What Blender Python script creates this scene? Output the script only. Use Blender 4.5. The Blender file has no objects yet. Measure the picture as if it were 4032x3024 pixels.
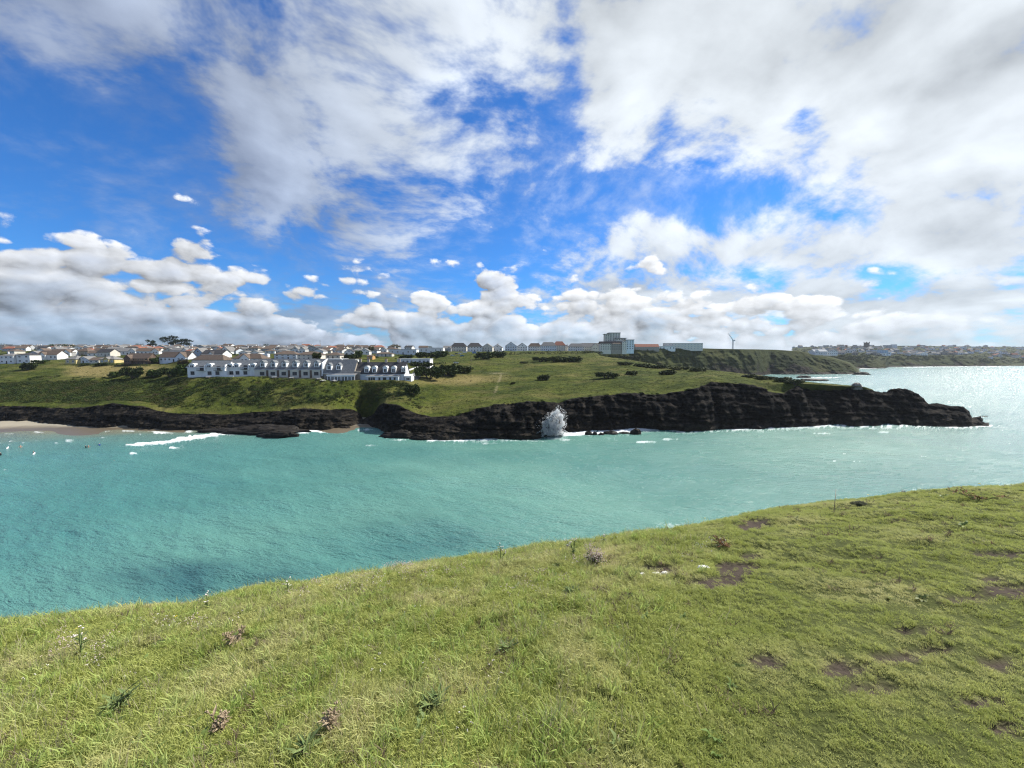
import bpy, math, random
import numpy as np
from mathutils import Vector, Matrix, Euler
from mathutils.bvhtree import BVHTree

scene = bpy.context.scene
COL = scene.collection
R = math.radians

# ------------------------------------------------------------------ camera
CAM_H = 36.0
FPX = 1515.0                      # focal length in pixels of the 4032 x 3024 photograph
YH = 1395.0                       # row of the level line
PITCH = math.atan((1512.0 - YH) / FPX)
cam_d = bpy.data.cameras.new('camera')
cam = bpy.data.objects.new('camera', cam_d)
COL.objects.link(cam)
cam.location = (0, 0, CAM_H)
cam.rotation_euler = (math.pi / 2 - PITCH, 0, 0)
cam_d.sensor_width = 36.0
cam_d.lens = 36.0 * FPX / 4032.0
cam_d.clip_start = 0.05
cam_d.clip_end = 30000
scene.camera = cam

# ------------------------------------------------------------------ light, exposure
SUN_AZ, SUN_EL = 60.0, 45.0
sdir = Vector((math.sin(R(SUN_AZ)) * math.cos(R(SUN_EL)), math.cos(R(SUN_AZ)) * math.cos(R(SUN_EL)), math.sin(R(SUN_EL))))
sun_d = bpy.data.lights.new('sun', 'SUN')
sun_d.energy = 4.4
sun_d.angle = R(1.5)
sun_d.color = (1.0, 0.95, 0.86)
sun = bpy.data.objects.new('sun', sun_d)
COL.objects.link(sun)
sun.rotation_euler = (-sdir).to_track_quat('-Z', 'Y').to_euler()
sun.location = sdir * 500
scene.view_settings.view_transform = 'Standard'
scene.view_settings.look = 'None'
scene.view_settings.exposure = 0.85
scene.view_settings.gamma = 1.0
scene.view_settings.use_curve_mapping = False
scene.cycles.use_denoising = True
scene.cycles.denoiser = 'OPENIMAGEDENOISE'
scene.cycles.denoising_prefilter = 'NONE'
scene.cycles.sample_clamp_direct = 12.0
scene.cycles.sample_clamp_indirect = 4.0
scene.cycles.filter_width = 1.2
scene.cycles.max_bounces = 6
scene.cycles.diffuse_bounces = 2
scene.cycles.glossy_bounces = 3
scene.cycles.transmission_bounces = 3
scene.cycles.volume_bounces = 0
scene.cycles.transparent_max_bounces = 8


# ------------------------------------------------------------------ node expressions
class X:
    """a socket (or number) with arithmetic; every operation adds a Math node"""
    tree = None
    def __init__(self, s): self.s = s
    @staticmethod
    def link(v, sock):
        if isinstance(v, X): v = v.s
        if isinstance(v, (int, float)): sock.default_value = v
        else: X.tree.links.new(v, sock)
def mth(op, *a, clamp=False):
    n = X.tree.nodes.new('ShaderNodeMath'); n.operation = op; n.use_clamp = clamp
    for i, v in enumerate(a): X.link(v, n.inputs[i])
    return X(n.outputs[0])
for _n, _op in (('add', 'ADD'), ('sub', 'SUBTRACT'), ('mul', 'MULTIPLY'), ('truediv', 'DIVIDE'), ('pow', 'POWER')):
    setattr(X, '__%s__' % _n, lambda a, b, op=_op: mth(op, a, b))
    setattr(X, '__r%s__' % _n, lambda a, b, op=_op: mth(op, b, a))
def sstep(v, a, b):
    n = X.tree.nodes.new('ShaderNodeMapRange'); n.interpolation_type = 'SMOOTHSTEP'
    X.link(v, n.inputs[0]); X.link(a, n.inputs[1]); X.link(b, n.inputs[2]); n.inputs[3].default_value = 0; n.inputs[4].default_value = 1
    return X(n.outputs[0])
def lstep(v, a, b, c=0.0, d=1.0):
    n = X.tree.nodes.new('ShaderNodeMapRange')
    for i, q in enumerate((v, a, b, c, d)): X.link(q, n.inputs[i])
    return X(n.outputs[0])
def vec(x, y, z):
    n = X.tree.nodes.new('ShaderNodeCombineXYZ')
    for i, v in enumerate((x, y, z)): X.link(v, n.inputs[i])
    return X(n.outputs[0])
def sep(v):
    n = X.tree.nodes.new('ShaderNodeSeparateXYZ'); X.link(v, n.inputs[0])
    return [X(o) for o in n.outputs]
def vscale(v, s):
    n = X.tree.nodes.new('ShaderNodeVectorMath'); n.operation = 'MULTIPLY'
    X.link(v, n.inputs[0]); n.inputs[1].default_value = s if isinstance(s, (tuple, list)) else (s, s, s)
    return X(n.outputs[0])
def vadd(a, b):
    n = X.tree.nodes.new('ShaderNodeVectorMath'); n.operation = 'ADD'
    X.link(a, n.inputs[0])
    if isinstance(b, (tuple, list)): n.inputs[1].default_value = b
    else: X.link(b, n.inputs[1])
    return X(n.outputs[0])
def noise(v, scale=1.0, detail=4.0, rough=0.5, dist=0.0, out=0, lac=2.0, dims='3D'):
    n = X.tree.nodes.new('ShaderNodeTexNoise'); n.noise_dimensions = dims; n.inputs['Scale'].default_value = scale
    n.inputs['Detail'].default_value = detail; n.inputs['Roughness'].default_value = rough
    n.inputs['Distortion'].default_value = dist; n.inputs['Lacunarity'].default_value = lac
    if v is not None: X.link(v, n.inputs['Vector'])
    return X(n.outputs[out])
def voro(v, scale=1.0, feature='F1', out=0, dims='3D'):
    n = X.tree.nodes.new('ShaderNodeTexVoronoi'); n.feature = feature; n.voronoi_dimensions = dims; n.inputs['Scale'].default_value = scale
    if v is not None: X.link(v, n.inputs['Vector'])
    return X(n.outputs[out])
def cmix(f, a, b):
    n = X.tree.nodes.new('ShaderNodeMix'); n.data_type = 'RGBA'
    X.link(f, n.inputs[0])
    for v, s in ((a, n.inputs[6]), (b, n.inputs[7])):
        if isinstance(v, (tuple, list)): s.default_value = (*v[:3], 1)
        else: X.link(v, s)
    return X(n.outputs[2])
def cmul(a, f):
    """colour times a scalar"""
    n = X.tree.nodes.new('ShaderNodeVectorMath'); n.operation = 'SCALE'
    if isinstance(a, (tuple, list)): n.inputs[0].default_value = a[:3]
    else: X.link(a, n.inputs[0])
    X.link(f, n.inputs[3])
    return X(n.outputs[0])
def ramp(v, stops):
    n = X.tree.nodes.new('ShaderNodeValToRGB'); X.link(v, n.inputs[0])
    e = n.color_ramp.elements
    while len(e) < len(stops): e.new(0.5)
    for q, (p, c) in zip(e, stops): q.position = p; q.color = (*c, 1)
    return X(n.outputs[0])
def attr(name, out='Fac', kind='GEOMETRY'):
    n = X.tree.nodes.new('ShaderNodeAttribute'); n.attribute_name = name; n.attribute_type = kind
    return X(n.outputs[out])
def objco():
    n = X.tree.nodes.new('ShaderNodeTexCoord'); return X(n.outputs['Object'])
def posn():
    n = X.tree.nodes.new('ShaderNodeNewGeometry'); return X(n.outputs['Position'])
def bump(h, strength=0.5, dist=0.1, normal=None):
    n = X.tree.nodes.new('ShaderNodeBump'); n.inputs['Strength'].default_value = strength; n.inputs['Distance'].default_value = dist
    X.link(h, n.inputs['Height'])
    if normal is not None: X.link(normal, n.inputs['Normal'])
    return X(n.outputs[0])
def begin(name):
    m = bpy.data.materials.new(name); m.use_nodes = True
    X.tree = m.node_tree
    b = m.node_tree.nodes['Principled BSDF']
    return m, b
def pset(b, **k):
    for q, v in k.items():
        s = b.inputs[q.replace('_', ' ')]
        if isinstance(v, X): X.link(v, s)
        elif isinstance(v, (tuple, list)) and len(v) == 3 and s.type == 'RGBA': s.default_value = (*v, 1)
        else: s.default_value = v

# ------------------------------------------------------------------ world: daylight sky with a cloud deck and cumulus
world = bpy.data.worlds.new('World'); scene.world = world; world.use_nodes = True
wt = world.node_tree; wt.nodes.clear(); X.tree = wt
sky = wt.nodes.new('ShaderNodeTexSky'); sky.sky_type = 'NISHITA'; sky.sun_disc = False
sky.sun_elevation = R(SUN_EL); sky.sun_rotation = R(SUN_AZ)
sky.altitude = 0; sky.air_density = 1.0; sky.dust_density = 0.2; sky.ozone_density = 3.0
tc = wt.nodes.new('ShaderNodeTexCoord')
D = X(tc.outputs['Generated'])
dx, dy, dz = sep(D)
SKY_STR = 0.10
skyc = vscale(X(sky.outputs[0]), (SKY_STR * 0.20, SKY_STR * 0.50, SKY_STR * 0.86))
yy = mth('MAXIMUM', dy, 0.08)
U = dx / yy; V = dz / yy          # bearing and height of a direction
UV0 = vec(U, V, 0.0)
def blob(px, py, rx, ry, a, acc):
    m = wt.nodes.new('ShaderNodeVectorMath'); m.operation = 'MULTIPLY_ADD'; X.link(UV0, m.inputs[0])
    sx, sy = FPX / rx, FPX / ry
    m.inputs[1].default_value = (sx, sy, 0); m.inputs[2].default_value = (-sx * (px - 2016) / FPX, -sy * (YH - py) / FPX, 0)
    d = wt.nodes.new('ShaderNodeVectorMath'); d.operation = 'DOT_PRODUCT'
    wt.links.new(m.outputs[0], d.inputs[0]); wt.links.new(m.outputs[0], d.inputs[1])
    return mth('MULTIPLY_ADD', mth('POWER', 0.36788, X(d.outputs['Value'])), a, acc)
# where the deck is broken (minus) and where it is closed (plus); sizes in pixels of the photograph
BL = [(120, 760, 520, 280, -0.80), (780, 620, 170, 420, -0.38), (350, 120, 800, 300, 0.10),
      (1250, 1085, 330, 80, -0.55), (950, 1000, 260, 120, -0.40), (1800, 440, 150, 80, -0.34), (2230, 360, 70, 300, -0.34), (2150, 620, 130, 110, -0.26),
      (2560, 790, 420, 100, -0.62), (1980, 960, 380, 90, -0.42), (3400, 1085, 600, 34, -0.26), (3120, 520, 110, 60, -0.30),
      (1700, 120, 520, 330, 0.42), (1420, 640, 520, 300, 0.36), (3100, 250, 900, 420, 0.36), (3800, 700, 800, 380, 0.50), (3000, 980, 900, 60, 0.25)]
cov = 0.0
for b_ in BL: cov = blob(*b_[:5], cov)
zc = mth('MAXIMUM', dz, 0.0) + 0.38
px_, py_ = dx / zc, dy / zc
# sheared so the streets of cloud run away to the upper right
PS = vec(px_ * 0.80 + py_ * 0.25, py_ * 0.8 - px_ * 0.25, 0.0)
wob = noise(PS, 1.1, 2, 0.5, out=1, dims='2D')
wv = vadd(vscale(wob, 0.30), PS)
n1 = noise(wv, 1.3, 2, 0.5, dims='2D')
n2 = noise(wv, 4.2, 6, 0.52, dims='2D')
n3 = noise(vscale(wv, (1.0, 1.25, 1.0)), 13.0, 4, 0.62, dims='2D')
den = n1 * 0.26 + n2 * 0.48 + n3 * 0.26 + cov * 0.30
a_deck = mth('MAXIMUM', sstep(den, 0.40, 0.585), sstep(n2 * 0.40 + n3 * 0.35 + n1 * 0.25 + cov * 0.10, 0.36, 0.66) * 0.50)
thick = sstep(den, 0.58, 0.85)
# sunlight through the deck: brighter towards the sun
sn = wt.nodes.new('ShaderNodeVectorMath'); sn.operation = 'DOT_PRODUCT'
wt.links.new(D.s, sn.inputs[0]); sn.inputs[1].default_value = tuple(sdir)
cosun = X(sn.outputs['Value'])
fwd = sstep(cosun, 0.0, 1.0)
n2b = noise(vadd(wv, (0.10, 0.04, 0)), 4.2, 3, 0.52, dims='2D')
lit = (n2 - n2b) * 1.3 + (n3 - 0.5) * 0.35
bright = lstep(fwd, 0.1, 0.80, 0.25, 0.47) + lit * 0.30 - thick * 0.02 + (0.5 - n1) * 0.20
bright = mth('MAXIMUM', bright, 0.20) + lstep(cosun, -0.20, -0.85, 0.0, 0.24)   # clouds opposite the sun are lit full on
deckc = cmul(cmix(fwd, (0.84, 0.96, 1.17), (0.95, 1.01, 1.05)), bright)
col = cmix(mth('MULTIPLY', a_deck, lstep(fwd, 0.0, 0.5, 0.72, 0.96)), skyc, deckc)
# cumulus low over the land: a billowing bank whose top wanders
az = mth('ARCTAN2', dx, dy)
CP = vec(az * 1.0, dz * 1.7, 0.0)
cw = vadd(CP, vscale(noise(CP, 7.0, 4, 0.6, out=1, dims='2D'), 0.032))
def billow(p, d):
    v1 = voro(p, 9.5, dims='2D'); v2 = voro(p, 24.0, dims='2D')
    return (1.0 - v1 * v1) * 0.56 + (1.0 - v2 * v2) * 0.26 + noise(p, 34.0, d, 0.62, dims='2D') * 0.24
b0 = billow(cw, 5)
b1 = billow(vadd(cw, (0.012, 0.018, 0)), 2)
big = noise(vec(az * 4.0, 0.5, 0.0), 1.0, 2, 0.5, dims='2D')
dzp = mth('MAXIMUM', dz, 0.0)
def head(px, w, a, acc):
    u0 = math.atan((px - 2016) / FPX); d = (az - u0) * (FPX / w)
    return mth('MULTIPLY_ADD', mth('POWER', 0.36788, d * d), a, acc)
tops = (big - 0.5) * 0.12 + 0.088
for h_ in ((520, 200, 0.045), (900, 150, 0.040), (60, 200, 0.02), (1350, 200, -0.03), (2250, 380, 0.055), (3500, 700, -0.05)): tops = head(*h_, tops)
nb = noise(vscale(CP, (1.0, 1.35, 1.0)), 6.5, 3, 0.5, dims='2D')
nb2 = noise(vadd(vscale(CP, (1.0, 1.35, 1.0)), (0.012, 0.04, 0.0)), 6.5, 2, 0.5, dims='2D')
cd = b0 - 0.60 + (tops - dzp) * 3.0 + (nb - 0.5) * 1.1
a_cum = sstep(cd, -0.01, 0.11) * lstep(az, 0.70, 0.95, 1.0, 0.45)
rim = sstep(cd, 0.55, 0.05)
shade = ((b0 - b1) * 2.2 + (nb - nb2) * 1.9) * (rim * 0.40 + 0.60)
low = sstep(dzp, 0.13, 0.01)
cb = lstep(fwd, 0.05, 0.75, 0.29, 0.37) + shade * 0.34 + rim * 0.09 + (n2 - 0.5) * 0.22 - low * lstep(az, -0.8, 0.3, 0.10, 0.03) + sstep(b0, 0.6, 1.0) * 0.08
cb = mth('MAXIMUM', cb, 0.12)
cumc = cmul(cmix(low * lstep(az, -0.9, 0.5, 1.0, 0.3), (0.98, 1.0, 1.03), (0.76, 0.91, 1.17)), cb)
col = cmix(a_cum * lstep(rim, 0.0, 1.0, 0.80, 0.97), col, cumc)
# pale air right on the horizon
hz = mth('EXPONENT', dzp * -26.0) * lstep(az, -0.9, 0.7, 0.35, 0.65)
col = cmix(hz, col, cmix(fwd, (0.17, 0.23, 0.33), (0.34, 0.39, 0.41)))
bg = wt.nodes.new('ShaderNodeBackground'); wo = wt.nodes.new('ShaderNodeOutputWorld')
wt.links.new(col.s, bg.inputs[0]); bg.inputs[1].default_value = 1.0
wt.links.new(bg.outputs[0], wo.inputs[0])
world.cycles.sampling_method = 'NONE'

# ------------------------------------------------------------------ numpy helpers
rng = np.random.default_rng(7)
_perm = rng.permutation(512); _perm = np.concatenate([_perm, _perm, _perm])
_g3 = rng.normal(size=(512, 3)); _g3 /= np.linalg.norm(_g3, axis=1)[:, None]
def pn3(x, y, z):
    x = np.asarray(x, float); y = np.asarray(y, float) + 0 * x; z = np.asarray(z, float) + 0 * x
    xi = np.floor(x).astype(int); yi = np.floor(y).astype(int); zi = np.floor(z).astype(int)
    xf = x - xi; yf = y - yi; zf = z - zi
    xi &= 511; yi &= 511; zi &= 511
    u = xf * xf * xf * (xf * (xf * 6 - 15) + 10); v = yf * yf * yf * (yf * (yf * 6 - 15) + 10); w = zf * zf * zf * (zf * (zf * 6 - 15) + 10)
    def g(a, b, c):
        h = _perm[_perm[_perm[(xi + a) & 511] + ((yi + b) & 511)] + ((zi + c) & 511)]
        q = _g3[h]
        return q[..., 0] * (xf - a) + q[..., 1] * (yf - b) + q[..., 2] * (zf - c)
    def l(a, b, t): return a + t * (b - a)
    return l(l(l(g(0, 0, 0), g(1, 0, 0), u), l(g(0, 1, 0), g(1, 1, 0), u), v),
             l(l(g(0, 0, 1), g(1, 0, 1), u), l(g(0, 1, 1), g(1, 1, 1), u), v), w) * 1.5
def fbm(x, y, z=0.0, o=4, r=0.5, l=2.03):
    s = 0.0; a = 1.0; t = 0.0
    for i in range(o):
        s = s + a * pn3(x + 17.3 * i, y + 5.1 * i, z + 9.7 * i); t += a; a *= r
        x = x * l; y = y * l; z = z * l
    return s / t
def ridged(x, y, z=0.0, o=4, r=0.55, l=2.1):
    s = 0.0; a = 1.0; t = 0.0
    for i in range(o):
        s = s + a * (1 - np.abs(pn3(x + 3.3 * i, y + 7.7 * i, z + 1.7 * i)) * 2); t += a; a *= r
        x = x * l; y = y * l; z = z * l
    return s / t
def ss(x, a, b):
    t = np.clip((x - a) / (b - a), 0, 1); return t * t * (3 - 2 * t)

CP_, SP_ = math.cos(PITCH), math.sin(PITCH)
def ray(px, py):
    u = (np.asarray(px, float) - 2016) / FPX; v = (1512 - np.asarray(py, float)) / FPX
    return u, CP_ + v * SP_, -SP_ + v * CP_
def P(px, py, y):
    """photo pixel + distance ahead (m) -> world"""
    a, b, c = ray(px, py); t = np.asarray(y, float) / b
    return np.stack([a * t, b * t, CAM_H + c * t], -1)
def PZ(px, py, z=0.0):
    a, b, c = ray(px, py); t = (z - CAM_H) / c
    return np.stack([a * t, b * t, np.zeros_like(t) + z], -1)
def proj(x, y, z):
    f = y * CP_ - (z - CAM_H) * SP_; v = y * SP_ + (z - CAM_H) * CP_
    return 2016 + FPX * x / f, 1512 - FPX * v / f

def grid_obj(name, V, mat, attrs=None, smooth=True, cyc=False):
    """V: (n, m, 3) vertex lattice -> one mesh"""
    n, m = V.shape[:2]
    i = np.arange(n - 1)[:, None] * m + np.arange(m - 1)[None, :]
    q = np.stack([i, i + m, i + m + 1, i + 1], -1).reshape(-1, 4)
    return raw_obj(name, V.reshape(-1, 3), q, mat, attrs, smooth)
def raw_mesh(name, V, F, mat=None, attrs=None, smooth=True):
    me = bpy.data.meshes.new(name)
    V = np.ascontiguousarray(V, np.float32); F = np.ascontiguousarray(F, np.int32)
    k = F.shape[1]
    me.vertices.add(len(V)); me.vertices.foreach_set('co', V.ravel())
    me.loops.add(F.size); me.loops.foreach_set('vertex_index', F.ravel())
    me.polygons.add(len(F)); me.polygons.foreach_set('loop_start', np.arange(0, F.size, k, dtype=np.int32))
    try: me.polygons.foreach_set('loop_total', np.full(len(F), k, np.int32))
    except Exception: pass
    if smooth: me.polygons.foreach_set('use_smooth', np.ones(len(F), bool))
    if mat is not None: me.materials.append(mat)
    for nm, a in (attrs or {}).items():
        a = np.asarray(a, np.float32)
        if a.ndim == 1 or a.size == len(V):
            at = me.attributes.new(nm, 'FLOAT', 'POINT'); at.data.foreach_set('value', a.ravel())
        else:
            at = me.attributes.new(nm, 'FLOAT_VECTOR', 'POINT'); at.data.foreach_set('vector', a.reshape(-1))
    me.update(calc_edges=True); me.validate()
    return me
def raw_obj(name, V, F, mat=None, attrs=None, smooth=True):
    o = bpy.data.objects.new(name, raw_mesh(name, V, F, mat, attrs, smooth)); COL.objects.link(o)
    return o
def grid_normals(V):
    a = np.gradient(V, axis=0); b = np.gradient(V, axis=1)
    n = np.cross(a, b); n /= np.linalg.norm(n, axis=-1)[..., None] + 1e-9
    return n
def tag(o, label=None, cat=None, group=None, kind=None):
    if label: o['label'] = label
    if cat: o['category'] = cat
    if group: o['group'] = group
    if kind: o['kind'] = kind
    return o

# ------------------------------------------------------------------ materials of the land
def land_material(name, grass_a, grass_b, dry, rock_a, rock_b, scale=1.0):
    m, b = begin(name); p = posn()
    g1 = noise(p, 0.035 * scale, 4, 0.6); g2 = noise(p, 0.35 * scale, 5, 0.65); g3 = noise(p, 1.6 * scale, 3, 0.6)
    g0 = noise(vscale(p, (0.6, 1.0, 1.0)), 0.13 * scale, 4, 0.65)
    f = sstep(g1 * 0.40 + g2 * 0.35 + g0 * 0.25, 0.40, 0.61)
    g = cmix(f, grass_a, grass_b)
    g = cmix(sstep(g3 * 0.6 + g0 * 0.4, 0.36, 0.64), cmul(g, 0.58), cmul(g, 1.12))
    g = cmix(attr('dry'), g, dry)
    strat = noise(vscale(p, (0.10, 0.10, 1.1)), 1.0 * scale, 5, 0.65)
    r2 = noise(p, 0.5 * scale, 5, 0.7)
    r = cmix(sstep(strat * 0.55 + r2 * 0.45, 0.45, 0.68), rock_a, rock_b)
    wet = sstep(sep(p)[2], 5.0, 1.0)
    r = cmix(wet * sstep(r2, 0.30, 0.62) * 0.8, r, (0.050, 0.041, 0.030))
    rk = sstep(attr('rock') + (g2 - 0.5) * 0.7 + (g3 - 0.5) * 0.35, 0.38, 0.55)
    pset(b, Base_Color=cmix(attr('path'), cmix(rk, g, r), (0.36, 0.30, 0.19)), Roughness=lstep(wet, 0, 1, 0.95, 0.7), Specular_IOR_Level=0.06,
         Normal=bump((g3 * 0.7 + g2) * (1.0 - rk) * 0.7 + (strat * 1.2 + r2 + mth('ABSOLUTE', noise(vscale(p, (1.0, 1.0, 0.5)), 0.9 * scale, 4, 0.7) - 0.5) * 2.0) * rk, 0.8, 0.9 / scale))
    return m
M = {}
M['land'] = land_material('cliff_land', (0.034, 0.050, 0.009), (0.082, 0.095, 0.018), (0.215, 0.172, 0.070), (0.0045, 0.0042, 0.004), (0.048, 0.041, 0.033))
M['land_far'] = land_material('far_cliff_land', (0.026, 0.036, 0.010), (0.052, 0.062, 0.018), (0.16, 0.13, 0.05), (0.020, 0.017, 0.015), (0.070, 0.055, 0.040), 0.35)

# ------------------------------------------------------------------ land A: the cliffs across the bay and the headland
NPX = 1100
pxs = np.concatenate([np.linspace(-900, 0, 90, endpoint=False), np.linspace(0, 3893, NPX - 90)])
def K(*kv):
    a = np.array(kv, float); return np.interp(pxs, a[:, 0], a[:, 1])
def KP(*kv):
    a = np.array(kv, float); return np.interp(pxs, a[:, 0], a[:, 1]), np.interp(pxs, a[:, 0], a[:, 2])
sh_py = K((-900, 1640), (0, 1672), (150, 1676), (300, 1683), (500, 1687), (700, 1691), (850, 1693), (1000, 1692), (1200, 1694), (1290, 1692), (1340, 1684), (1400, 1676), (1450, 1674),
          (1490, 1685), (1540, 1708), (1600, 1722), (1700, 1727), (1800, 1727), (1950, 1725), (2080, 1722), (2140, 1712), (2200, 1702), (2350, 1692), (2480, 1686), (2540, 1683),
          (2620, 1686), (2710, 1692), (2900, 1687), (3053, 1684), (3180, 1674), (3300, 1671), (3571, 1674), (3700, 1675), (3800, 1676), (3893, 1677))
cl_py = K((-900, 1585), (0, 1598), (150, 1600), (270, 1608), (360, 1603), (450, 1590), (560, 1600), (640, 1622), (700, 1630), (900, 1632), (1000, 1622), (1150, 1612), (1250, 1612), (1330, 1610), (1375, 1612), (1400, 1620), (1430, 1632), (1460, 1620), (1480, 1600),
          (1520, 1585), (1570, 1598), (1640, 1628), (1700, 1642), (1800, 1632), (1900, 1607), (2080, 1582), (2200, 1585), (2280, 1566), (2380, 1555), (2500, 1550), (2600, 1555), (2700, 1537), (2755, 1526), (2800, 1503),
          (2870, 1507), (2960, 1521), (3040, 1545), (3085, 1551), (3140, 1520), (3200, 1531), (3300, 1535), (3360, 1522), (3420, 1535), (3480, 1555), (3540, 1542), (3580, 1548), (3620, 1566), (3655, 1596), (3690, 1593),
          (3740, 1603), (3790, 1603), (3812, 1620), (3825, 1648), (3850, 1643), (3866, 1664), (3893, 1677))
S = PZ(pxs, sh_py, 0.0)
dc = K((-900, 9), (0, 9), (450, 11), (700, 8), (1300, 10), (1430, 14), (1500, 12), (1700, 14), (1900, 12), (2200, 10), (2500, 9), (2800, 15), (3100, 14), (3500, 12), (3700, 10), (3893, 3))
Cl = P(pxs, cl_py, S[:, 1] + dc)
keys = {
 't1': ((-900, 1490, 300), (0, 1507, 245), (300, 1497, 245), (600, 1493, 240), (740, 1488, 226), (1000, 1484, 224), (1265, 1492, 222), (1300, 1500, 222), (1600, 1500, 222), (1700, 1560, 205), (1900, 1540, 212), (2100, 1530, 212), (2300, 1521, 212),
        (2450, 1506, 216), (2600, 1501, 217), (2700, 1497, 214), (2800, 1482, 212), (3000, 1510, 208), (3170, 1513, 205), (3357, 1520.5, 205)),
 't2': ((-900, 1450, 350), (0, 1440, 290), (300, 1437, 295), (600, 1430, 290), (740, 1481, 236), (1000, 1478, 240), (1265, 1484, 238), (1300, 1492, 238), (1600, 1491, 238), (1700, 1500, 240), (1900, 1480, 255), (2100, 1472, 260), (2300, 1462, 262), (2450, 1460, 258),
        (2600, 1466, 256), (2800, 1472, 232), (3000, 1490, 222), (3170, 1506, 213), (3357, 1519, 209)),
 't3': ((-900, 1420, 400), (0, 1415, 340), (300, 1415, 335), (600, 1410, 330), (740, 1425, 272), (1000, 1415, 274), (1300, 1422, 274), (1600, 1428, 275), (1700, 1440, 290), (1900, 1425, 310), (2100, 1418, 325), (2300, 1415, 325), (2450, 1421, 310),
        (2600, 1441, 300), (2800, 1463, 250), (3000, 1481, 235), (3170, 1504, 219), (3357, 1519.5, 211)),
 't4': ((-900, 1395, 500), (0, 1393, 430), (300, 1393, 430), (600, 1392, 410), (740, 1398, 330), (1000, 1393, 335), (1300, 1393, 340), (1600, 1402, 340), (1700, 1406, 370), (1900, 1401, 380), (2100, 1397, 400), (2300, 1394, 400), (2450, 1411, 360),
        (2600, 1435, 325), (2800, 1457, 268), (3000, 1479, 246), (3170, 1503, 225), (3357, 1520, 214))}
T = {k: P(pxs, *KP(*v)) for k, v in keys.items()}
t5p, t5y = KP((-900, 1375, 700), (0, 1372, 600), (740, 1379, 430), (1000, 1379, 440), (1300, 1379, 450), (1600, 1387, 440), (1900, 1383, 480), (2100, 1384, 520), (2300, 1384, 540), (3893, 1384, 540))
t6p, t6y = KP((-900, 1366, 1000), (0, 1364, 850), (740, 1367, 600), (1300, 1368, 620), (1600, 1375, 600), (1900, 1379, 620), (2300, 1381, 700), (3893, 1381, 700))
T['t5'] = P(pxs, t5p, t5y); T['t6'] = P(pxs, t6p, t6y)
T['t7'] = T['t6'] * np.array([1.9, 1.9, 1.0]) + np.array([0, 0, 0.0])
# the seaward part: behind the crest the land drops to the next bay
w = ss(pxs, 2330, 2430)[:, None]
for k, (f, zf) in {'t5': (1.10, 0.55), 't6': (1.20, -0.02), 't7': (1.30, -0.12)}.items():
    alt = T['t4'] * np.array([f, f, 0]) + T['t4'] * np.array([0, 0, zf])
    T[k] = T[k] * (1 - w) + alt * w
# the rocky end of the headland: crest only a few metres wide
w = ss(pxs, 3370, 3440)[:, None]
for i, k in enumerate(('t1', 't2', 't3', 't4', 't5', 't6', 't7')):
    yo = (3, 7, 12, 18, 24, 30, 38)[i]; zf = (0.99, 0.93, 0.80, 0.55, 0.25, -0.05, -0.15)[i]
    f = 1 + yo / Cl[:, 1:2] * np.clip((3895 - pxs[:, None]) / 250, 0.15, 1)
    alt = np.concatenate([Cl[:, :2] * f, Cl[:, 2:] * zf], 1)
    T[k] = T[k] * (1 - w) + alt * w
Fo = S * np.array([0.965, 0.965, 1]) - np.array([0, 0, 3.0])
Mid = S * 0.45 + Cl * 0.55; Mid[:, 1] = S[:, 1] + dc * 0.30; Mid[:, 0] = Mid[:, 0] * (Mid[:, 1] / (S[:, 1] * 0.45 + Cl[:, 1] * 0.55))
ctrl = [Fo, S, Mid, Cl, T['t1'], T['t2'], T['t3'], T['t4'], T['t5'], T['t6'], T['t7']]
subs = [5, 26, 24, 40, 26, 26, 24, 14, 14, 6]
rows = []; rid = []
for a, (A_, B_, n) in enumerate(zip(ctrl[:-1], ctrl[1:], subs)):
    for j in range(n):
        t = j / n; rows.append(A_ * (1 - t) + B_ * t); rid.append(a + t)
rows.append(ctrl[-1]); rid.append(len(ctrl) - 1.0)
VA = np.stack(rows, 1); rid = np.array(rid)
# soften the creases between control rows above the cliff
for it in range(6):
    q = VA.copy(); q[:, 1:-1] = VA[:, 1:-1] * 0.5 + (VA[:, :-2] + VA[:, 2:]) * 0.25
    keep = (ss(rid, 3.3, 3.9))[None, :, None]; VA = VA * (1 - keep) + q * keep
x_, y_, z_ = VA[..., 0], VA[..., 1], VA[..., 2]
cliff = (ss(rid, 0.4, 1.0) * (1 - ss(rid, 2.9, 3.2)))[None, :] + 0 * x_
cliff = np.maximum(cliff, ss(pxs, 3380, 3440)[:, None] * ss(rid, 0.4, 1.0)[None, :])
nrm = grid_normals(VA); nrm *= np.where(nrm[..., 2:3] < 0, -1, 1)
# rock: dipping strata, buttresses and gullies
st = z_ + 0.22 * x_ * 0.35 + 1.5 * fbm(x_ / 25, y_ / 25, z_ / 9, 3)
lay = ridged(x_ / 30, y_ / 30, st / 2.6, 3)
but = fbm(x_ / 16, y_ / 30, z_ / 45, 4)
fine = ridged(x_ / 4.2, y_ / 4.2, st / 1.7, 4)
butt2 = ridged(x_ / 7, y_ / 12, z_ / 22 + x_ / 40, 3)
hgt = (Cl[:, 2] - 0)[:, None]
fade = np.clip(hgt / 12, 0.25, 1.3)
sf = st / 3.1 + 0.9 * but + 0.5 * butt2; ledge = (ss(sf - np.floor(sf), 0.15, 0.45) - (sf - np.floor(sf))) * (0.5 + 0.8 * np.clip(fbm(x_ / 12, y_ / 12, 6.0, 3) + 0.5, 0, 1))
out = cliff * fade * (ledge * 1.5 + but * 5.5 + lay * 0.9 + (fine - 0.3) * 1.25 + (butt2 - 0.3) * 3.0 + fbm(x_ / 45, 0.3, 0.0, 3) * 5.0)
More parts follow.
